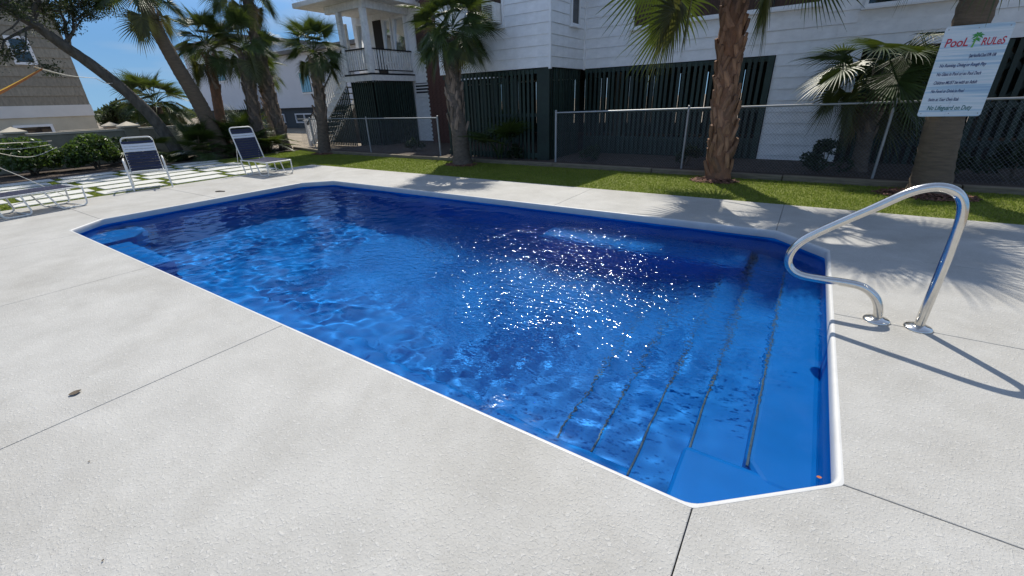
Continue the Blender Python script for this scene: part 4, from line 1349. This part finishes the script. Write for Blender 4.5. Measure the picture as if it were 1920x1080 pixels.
fh = thing('far_white_house', 'pale neighbouring house with light blue shutters behind the left palms', 'house', (-39.0, 22.0, 0))
MB().box(-2.5, 12.0, 0, 8, 1.5, 5.35).build('wall', M['far_wall'], fh)
MB().box(-14.0, -2.55, -.4, 8, 1.5, 7.0).build('wall', M['far_wall'], fh)
MB().box(-13.6, 11.6, .3, 7.8, -.1, 1.498).build('base_wall', M['slate'], fh)
MB().box(-2.9, 12.5, -.5, 8.5, 5.352, 5.60).build('roof', M['roof'], fh)
MB().box(-14.5, -2.3, -1.0, 8.5, 7.002, 7.25).build('roof', M['roof'], fh)
def fh_window(x0, x1, z0, z1, y):
    w = MB().box(x0 - .12, x1 + .12, y - .06, y, z0 - .12, z1 + .12).build('window', M['trim'], fh)
    MB().box(x0, x1, y - .09, y - .061, z0, z1).build('pane', M['glass'], w)
    ns_ = 4
    for k in range(ns_):
        c = x0 + (x1 - x0) * (k + .5) / ns_
        MB().box(c - (x1 - x0) * .10, c + (x1 - x0) * .10, y - .12, y - .091, z0 + .02, z1 - .02).build('shutter_slat', M['shutter'], w)
fh_window(-8.6, -6.7, 4.0, 5.8, -.4)
fh_window(-1.4, -.2, 1.85, 3.2, 0)
fh_window(4.3, 5.6, 2.6, 4.0, 0)
for x0, x1 in ((2.0, 4.6), (5.4, 8.4), (-.9, .3)):
    f_ = MB()
    f_.box(x0, x1, .20, .29, .95, 1.05).box(x0, x1, .20, .29, .30, .40).box(x0, x0 + .1, .20, .288, .40, .95).box(x1 - .1, x1, .20, .288, .40, .95).box((x0 + x1) / 2 - .05, (x0 + x1) / 2 + .05, .20, .288, .40, .95)
    f_.build('base_frame', M['far_wall'], fh)

# ---------------------------------------------------------------- stainless figure-four handrail
rail_root = thing('pool_handrail', 'polished stainless steel handrail curving over the pool steps', 'handrail', (0.79, 3.68, 0))
RP = [(0.903, -.03), (0.903, .20), (0.903, .45), (0.900, .68), (0.893, .80), (0.870, .885), (0.825, .940), (0.760, .963), (0.690, .955), (0.600, .910),
      (0.465, .803), (0.330, .700), (0.200, .598), (0.125, .530), (0.078, .462), (0.058, .390), (0.068, .325), (0.110, .275), (0.180, .250), (0.290, .246), (0.400, .249), (0.500, .245), (0.565, .225), (0.625, .175), (0.660, .110), (0.674, .040), (0.675, -.03)]
pts = smooth_path([(x - .79, 0, z) for x, z in RP], 5)
MB().tube(pts, 0.0285, 20).build('tube', M['steel'], rail_root, smooth=True, auto=70)
for x in (0.903, 0.675):
    prof_ = [(.080, .001), (.080, .008), (.072, .016), (.045, .022), (.030, .030), (.0287, .030)]
    b = MB(); n_ = 28
    v = [(r * math.cos(2 * math.pi * k / n_) + x - .79, r * math.sin(2 * math.pi * k / n_), z) for r, z in prof_ for k in range(n_)]
    f = [(i * n_ + k, i * n_ + (k + 1) % n_, (i + 1) * n_ + (k + 1) % n_, (i + 1) * n_ + k) for i in range(len(prof_) - 1) for k in range(n_)]
    b.add(v, f).build('floor_flange', M['steel'], rail_root, smooth=True, auto=50)

# ---------------------------------------------------------------- strap loungers and chair
def strap(parent, p0, p1, across, w, thick, mt, sag=.012):
    """A vinyl strap running from p0 to p1; `across` is the direction of its width."""
    p0, p1, a = Vector(p0), Vector(p1), Vector(across).normalized() * (w / 2)
    nrm = (p1 - p0).cross(a).normalized()
    if nrm.z < 0: nrm = -nrm
    v = []; n_ = 5
    for i in range(n_):
        t = i / (n_ - 1)
        c = p0.lerp(p1, t) - nrm * sag * 4 * t * (1 - t)
        v += [c - a, c + a, c + a - nrm * thick, c - a - nrm * thick]
    f = []
    for i in range(n_ - 1):
        for k in range(4):
            f.append((i * 4 + k, i * 4 + (k + 1) % 4, i * 4 + 4 + (k + 1) % 4, i * 4 + 4 + k))
    f += [(3, 2, 1, 0), (n_ * 4 - 4, n_ * 4 - 3, n_ * 4 - 2, n_ * 4 - 1)]
    return MB().add(v, f).build('strap', mt, parent)

def lounger(label, loc, rotz, back_angle, back_len=.82, seat_len=1.20):
    root = thing('strap_lounger', label, 'lounge chair', loc, rotz, 'white strap loungers round the pool')
    hw, zs, r = .31, .345, .0145
    # seat frame: hinge -> foot, closed at the foot
    fr = [(-.04, -hw, zs), (seat_len - .05, -hw, zs), (seat_len, -hw, zs - .01), (seat_len, hw, zs - .01), (seat_len - .05, hw, zs), (-.04, hw, zs)]
    MB().tube(fillet_path(fr, .06, 4), r, 8).build('seat_frame', M['tube'], root, smooth=True, auto=60)
    for s in (-1, 1):
        y = s * hw
        MB().tube(fillet_path([(-.02, y, zs), (.06, y, .016), (.42, y, .016), (.36, y, zs)], .07, 5), r, 8).build('leg', M['tube'], root, smooth=True, auto=60)
        MB().tube(fillet_path([(.66, y, zs), (.80, y, .016), (seat_len - .02, y, .016), (seat_len + .0, y, zs)], .07, 5), r, 8).build('leg', M['tube'], root, smooth=True, auto=60)
    for x in (.12, .38, .86, 1.12):
        MB().tube([(x, -hw, .018), (x, hw, .018)], r * .8, 6).build('cross_bar', M['tube'], root, smooth=True)
    c, s_ = math.cos(back_angle), math.sin(back_angle)
    def bp(u, y, lift=0): return (-u * c - lift * s_, y, zs + u * s_ - lift * c * -1)
    bk = [bp(0, -hw + .03), bp(back_len, -hw + .03), bp(back_len, hw - .03), bp(0, hw - .03)]
    MB().tube(fillet_path(bk, [.09, .09], 5), r, 8).build('back_frame', M['tube'], root, smooth=True, auto=60)
    MB().tube([bp(back_len * .45, -hw + .03), (-.30, -hw + .03, .19), (-.05, -hw + .01, .18)], .008, 6).build('back_stay', M['tube'], root)
    MB().tube([bp(back_len * .45, hw - .03), (-.30, hw - .03, .19), (-.05, hw - .01, .18)], .008, 6).build('back_stay', M['tube'], root)
    u = .05
    pitch = .058
    k = 0
    while u < back_len - .05:
        fr_ = u / back_len
        mt = M['wstrap'] if .64 < fr_ < .80 else M['navy']
        strap(root, bp(u, -hw + .02, .016), bp(u, hw - .02, .016), (-c, 0, s_), .050, .003, mt)
        u += pitch
    x = .03
    while x < seat_len - .03:
        strap(root, (x, -hw - .005, zs + .016), (x, hw + .005, zs + .016), (1, 0, 0), .050, .003, M['navy'], .018)
        x += .058
    return root
lounger('reclined navy strap lounger with upright back beside the lawn', (-12.02, 5.80, 0.0), 0.0, math.radians(72))
lounger('navy strap lounger cut by the left edge, foot towards the pool corner', (-11.10, 0.92, 0.0), math.radians(101), math.radians(28))

def chair(label, loc, rotz):
    root = thing('strap_chair', label, 'chair', loc, rotz)
    r, hw = .0155, .335
    for s in (-1, 1):
        y = s * hw
        MB().tube(fillet_path([(.44, y, .0), (.34, y, .63), (-.16, y, .63), (-.24, y, .0)], .09, 5), r, 8).build('arm_frame', M['tube'], root, smooth=True, auto=60)
    hb = hw - .055
    seat = [(-.30, -hb, .33), (.26, -hb, .37), (.26, hb, .37), (-.30, hb, .33)]
    MB().tube(fillet_path(seat, .06, 4), r, 8).build('seat_frame', M['tube'], root, smooth=True, auto=60)
    MB().tube([(-.24, -hw, .30), (-.24, hw, .30)], r * .9, 6).build('cross_bar', M['tube'], root)
    MB().tube([(.24, -hw, .345), (.24, hw, .345)], r * .9, 6).build('cross_bar', M['tube'], root)
    a = math.radians(70); L = .76
    def bp(u, y, lift=0): return (-.26 - u * math.cos(a) + lift * math.sin(a), y, .32 + u * math.sin(a) + lift * math.cos(a))
    MB().tube(fillet_path([bp(0, -hb), bp(L, -hb), bp(L, hb), bp(0, hb)], .09, 5), r, 8).build('back_frame', M['tube'], root, smooth=True, auto=60)
    u = .05
    while u < L - .05:
        mt = M['wstrap'] if .58 < u / L < .80 else M['navy']
        strap(root, bp(u, -hb - .005, .016), bp(u, hb + .005, .016), (-math.cos(a), 0, math.sin(a)), .052, .003, mt)
        u += .060
    x = -.25
    while x < .24:
        strap(root, (x, -hb, .352 + (x + .3) * .07), (x, hb, .352 + (x + .3) * .07), (1, 0, .07), .050, .003, M['navy'], .02)
        x += .060
    return root
chair('white framed strap armchair facing the pool on the pavers', (-12.18, 3.55, 0.012), math.radians(-17))

# ---------------------------------------------------------------- pool rules sign on the palm
def sign_material():
    m, n, l, p = new_mat('striped_sign')
    p.inputs['Roughness'].default_value = 0.4
    tc = n.new('ShaderNodeTexCoord')
    sx = n.new('ShaderNodeSeparateXYZ'); l.new(tc.outputs['Object'], sx.inputs[0])
    mp = n.new('ShaderNodeMapping'); mp.inputs['Scale'].default_value = (.25, .25, 9.0); l.new(tc.outputs['Object'], mp.inputs['Vector'])
    nz = n.new('ShaderNodeTexNoise'); nz.inputs['Scale'].default_value = 2.2; nz.inputs['Detail'].default_value = 2.0; l.new(mp.outputs['Vector'], nz.inputs['Vector'])
    rp = n.new('ShaderNodeValToRGB')
    e = rp.color_ramp.elements
    e[0].position = .30; e[0].color = (.30, .44, .60, 1)
    e[1].position = .70; e[1].color = (.66, .68, .72, 1)
    q = e.new(.42); q.color = (.44, .58, .68, 1)
    q = e.new(.50); q.color = (.70, .74, .78, 1)
    q = e.new(.58); q.color = (.55, .65, .70, 1)
    l.new(nz.outputs['Fac'], rp.inputs['Fac']); l.new(rp.outputs['Color'], p.inputs['Base Color'])
    return m
M['sign'] = sign_material()
M['sign_red'] = mat('sign_red', (0.52, 0.02, 0.05), 0.5)
M['sign_green'] = mat('sign_green', (0.05, 0.28, 0.06), 0.5)
M['sign_leaf'] = mat('sign_leaf', (0.16, 0.42, 0.05), 0.5)
M['sign_navy'] = mat('sign_navy', (0.03, 0.04, 0.14), 0.5)
M['sign_teal'] = mat('sign_teal', (0.02, 0.14, 0.13), 0.5)
SW, SH = 0.668, 1.134
sign = thing('pool_rules_sign', 'pale blue striped pool rules sign fixed to the right-hand palm', 'sign', (1.266, 8.860, 1.125), math.radians(3))
def rr_poly(w, h, r, seg=5):
    out = []
    for cx_, cz_, a0 in ((w - r, r, -90), (w - r, h - r, 0), (r, h - r, 90), (r, r, 180)):
        for k in range(seg + 1):
            a = math.radians(a0 + 90 * k / seg)
            out.append((cx_ + r * math.cos(a), cz_ + r * math.sin(a)))
    return out
poly = rr_poly(SW, SH, .035)
xz_prism(poly, 0.0, 0.004).build('board', M['sign'], sign)
for x, z in ((.035, .04), (SW / 2, .04), (SW - .035, .04), (.035, SH - .04), (SW / 2, SH - .04), (SW - .035, SH - .04)):
    MB().tube([(x, .0, z), (x, -.004, z)], .007, 8).build('screw', M['galv'], sign)
def text(body, x, z, size, mt, shear=.25, width=None, parent=sign):
    cu = bpy.data.curves.new('lettering', 'FONT')
    cu.body = body
    cu.size = size
    cu.shear = shear
    cu.offset = size * .014
    cu.extrude = 0.0006
    tmp = bpy.data.objects.new('lettering_tmp', cu)
    COL.objects.link(tmp)
    dg = bpy.context.evaluated_depsgraph_get()
    me = bpy.data.meshes.new_from_object(tmp.evaluated_get(dg))
    bpy.data.objects.remove(tmp)
    me.materials.clear(); me.materials.append(mt)
    xs = [v.co.x for v in me.vertices]
    w0 = max(xs) - min(xs); off = min(xs)
    k = (width / w0) if width else 1.0
    o = put('lettering', me, parent, (x - off * k, -.0022, z), (math.pi / 2, 0, 0), (k, 1, 1))
    return o
text('PooL', .045, .885, .145, M['sign_red'], .12, .235)
text('RULeS', .410, .885, .125, M['sign_red'], .12, .225)
lines = ['Quiet Hours/Pool Closed 10 PM - 8 AM', 'No Running, Diving or Rough Play', 'No Glass in Pool or on Pool Deck', 'Children MUST be with an Adult', 'No Food or Drink in Pool', 'Swim at Your Own Risk']
wd = [.53, .47, .455, .445, .345, .325]
for k, (t_, w_) in enumerate(zip(lines, wd)):
    text(t_, .065, .745 - k * .108, .060, M['sign_navy'], .22, w_)
text('No Lifeguard on Duty', .085, .088, .082, M['sign_teal'], .2, .47)
emb = MB()
emb.tube([(.325, -.0015, .865), (.335, -.0015, .93), (.350, -.0015, 1.0)], [.011, .008, .006], 5)
emb_o = emb.build('palm_emblem', M['sign_leaf'], sign)
lf = MB()
for a, L in ((20, .07), (65, .065), (110, .065), (155, .07), (-15, .06), (195, .06)):
    ca, sa = math.cos(math.radians(a)), math.sin(math.radians(a))
    cx_, cz_ = .350, 1.0
    lf.add([(cx_, -.0025, cz_), (cx_ + ca * L * .5 - sa * .014, -.0025, cz_ + sa * L * .5 + ca * .014), (cx_ + ca * L, -.0025, cz_ + sa * L - .018), (cx_ + ca * L * .5 + sa * .012, -.0025, cz_ + sa * L * .5 - ca * .012)], [(0, 3, 2, 1)])
    lf.add([(cx_, -.0028, cz_ - .05), (cx_ + ca * L * .35 - sa * .010, -.0028, cz_ - .05 + sa * L * .35 + ca * .010), (cx_ + ca * L * .7, -.0028, cz_ - .05 + sa * L * .7 - .012), (cx_ + ca * L * .35 + sa * .009, -.0028, cz_ - .05 + sa * L * .35 - ca * .009)], [(0, 3, 2, 1)])
lf.build('emblem_leaves', M['sign_green'], sign)

# ---------------------------------------------------------------- hammock ropes at the left edge
ham = thing('hammock', 'striped yellow and brown cloth hammock on white ropes at the left edge', 'hammock', (-13.0, 0.5, 1.8))
HBs = Vector((-13.0, 0.5, 1.8))
def W(*p): return tuple(Vector(p) - HBs)
cl = MB()
nu, nv = 14, 9
grid = []
P_end = Vector((-13.0, 2.72, 2.42)); P_far = Vector((-12.4, -1.6, 2.3))
for i in range(nu):
    t = i / (nu - 1)
    c = P_end.lerp(P_far, t) - Vector((0, 0, 0.75 * math.sin(math.pi * t)))
    wdt = 0.03 + 0.42 * math.sin(math.pi * min(max(t, .02), .98)) ** .7
    for k in range(nv):
        s = k / (nv - 1) * 2 - 1
        grid.append(W(c.x + s * wdt, c.y, c.z - .22 * wdt * (1 - s * s) + .012 * math.sin(s * 9 + t * 6)))
M['stripe_a'] = mat('yellow_cloth', (0.62, 0.36, 0.03), .8, translucent=(.5, .3, .03))
M['stripe_b'] = mat('brown_cloth', (0.20, 0.075, 0.03), .8, translucent=(.2, .08, .03))
for i in range(nu - 1):
    for k in range(nv - 1):
        q = (i * nv + k, i * nv + k + 1, (i + 1) * nv + k + 1, (i + 1) * nv + k)
        cl.f.append(q); cl.m.append((k // 2) % 2)
cl.v = grid
cl.build('cloth', [M['stripe_a'], M['stripe_b']], ham, smooth=True)
ring = Vector((-14.9, 4.0, 2.36)); knot = Vector((-18.42, 5.32, 2.42))
for k in range(5):
    s = k / 4 * 2 - 1
    a = P_end + Vector((s * .05, -.1, .02))
    MB().tube(smooth_path([W(*a), W(*(a.lerp(ring, .5) - Vector((0, 0, .05)))), W(*ring)], 6), .0065, 5).build('rope', M['rope'], ham)
MB().tube(smooth_path([W(*ring), W(*(ring.lerp(knot, .5) - Vector((0, 0, .06)))), W(*knot)], 8), .008, 5).build('rope', M['rope'], ham)
for a, b_, sg in (((-15.0, 1.3, 1.05), (-17.95, 3.25, .80), .10), ((-14.0, 1.55, 1.10), (-17.9, 3.30, .90), .02), ((-13.2, 1.35, .86), (-12.2, 2.15, .02), .0), ((-13.6, 1.45, .98), (-17.9, 3.35, .72), .20)):
    a, b_ = Vector(a), Vector(b_)
    a2 = a + (a - b_) * .8 + Vector((0, 0, .3))
    MB().tube(smooth_path([W(*a2), W(*a), W(*(a.lerp(b_, .5) - Vector((0, 0, sg)))), W(*b_)], 6), .007, 5).build('rope', M['rope'], ham)

# ---------------------------------------------------------------- small litter on the deck
def dead_leaf(name, label, cat, loc, L, rz, mt='dead_leaf', curl=.35, w=.38):
    v, f = [], []
    n_ = 6
    for i in range(n_ + 1):
        t = i / n_
        x = (t - .5) * L
        ww = L * w * math.sin(math.pi * min(max(t * .92 + .05, 0), 1)) ** .8
        z = .004 + curl * L * .5 * (t - .45) ** 2 * 2
        v += [(x, -ww, z + curl * ww * .6), (x, 0, z), (x, ww, z + curl * ww * .5)]
    for i in range(n_):
        f += [(i * 3, i * 3 + 3, i * 3 + 4, i * 3 + 1), (i * 3 + 1, i * 3 + 4, i * 3 + 5, i * 3 + 2)]
    o = MB().add(v, f).build(name, M[mt], None, True)
    o.location = loc; o.rotation_euler = (0, 0, rz)
    return tag(o, label, cat)
dead_leaf('fallen_leaf', 'curled dry brown leaf lying on the near left deck slab', 'leaf', (-3.41, 0.24, .001), .058, 1.5, w=.44)
dead_leaf('plant_seed', 'tiny dark seed on the deck, nearer than the brown leaf', 'seed', (-2.61, 0.11, .001), .011, .4)
dead_leaf('plant_seed', 'tiny dark seed by the bottom edge of the deck', 'seed', (-1.91, -0.02, .001), .010, 2.4)
M['orange_leaf'] = mat('orange_leaf', (.35, .10, .02), .7)
dead_leaf('fallen_leaf', 'small orange leaf floating against the right pool wall', 'leaf', (.36, 1.96, WATER_Z + .008), .022, .3, 'orange_leaf', .1)
tw = MB().tube([(-.10, 0, .012), (-.02, .012, .016), (.10, .004, .012)], [.010, .013, .009], 6).build('twig', M['dead_leaf'])
tw.location = (-9.91, 3.95, .0); tw.rotation_euler = (0, 0, .55)
tag(tw, 'short brown twig on the deck left of the pool', 'twig')
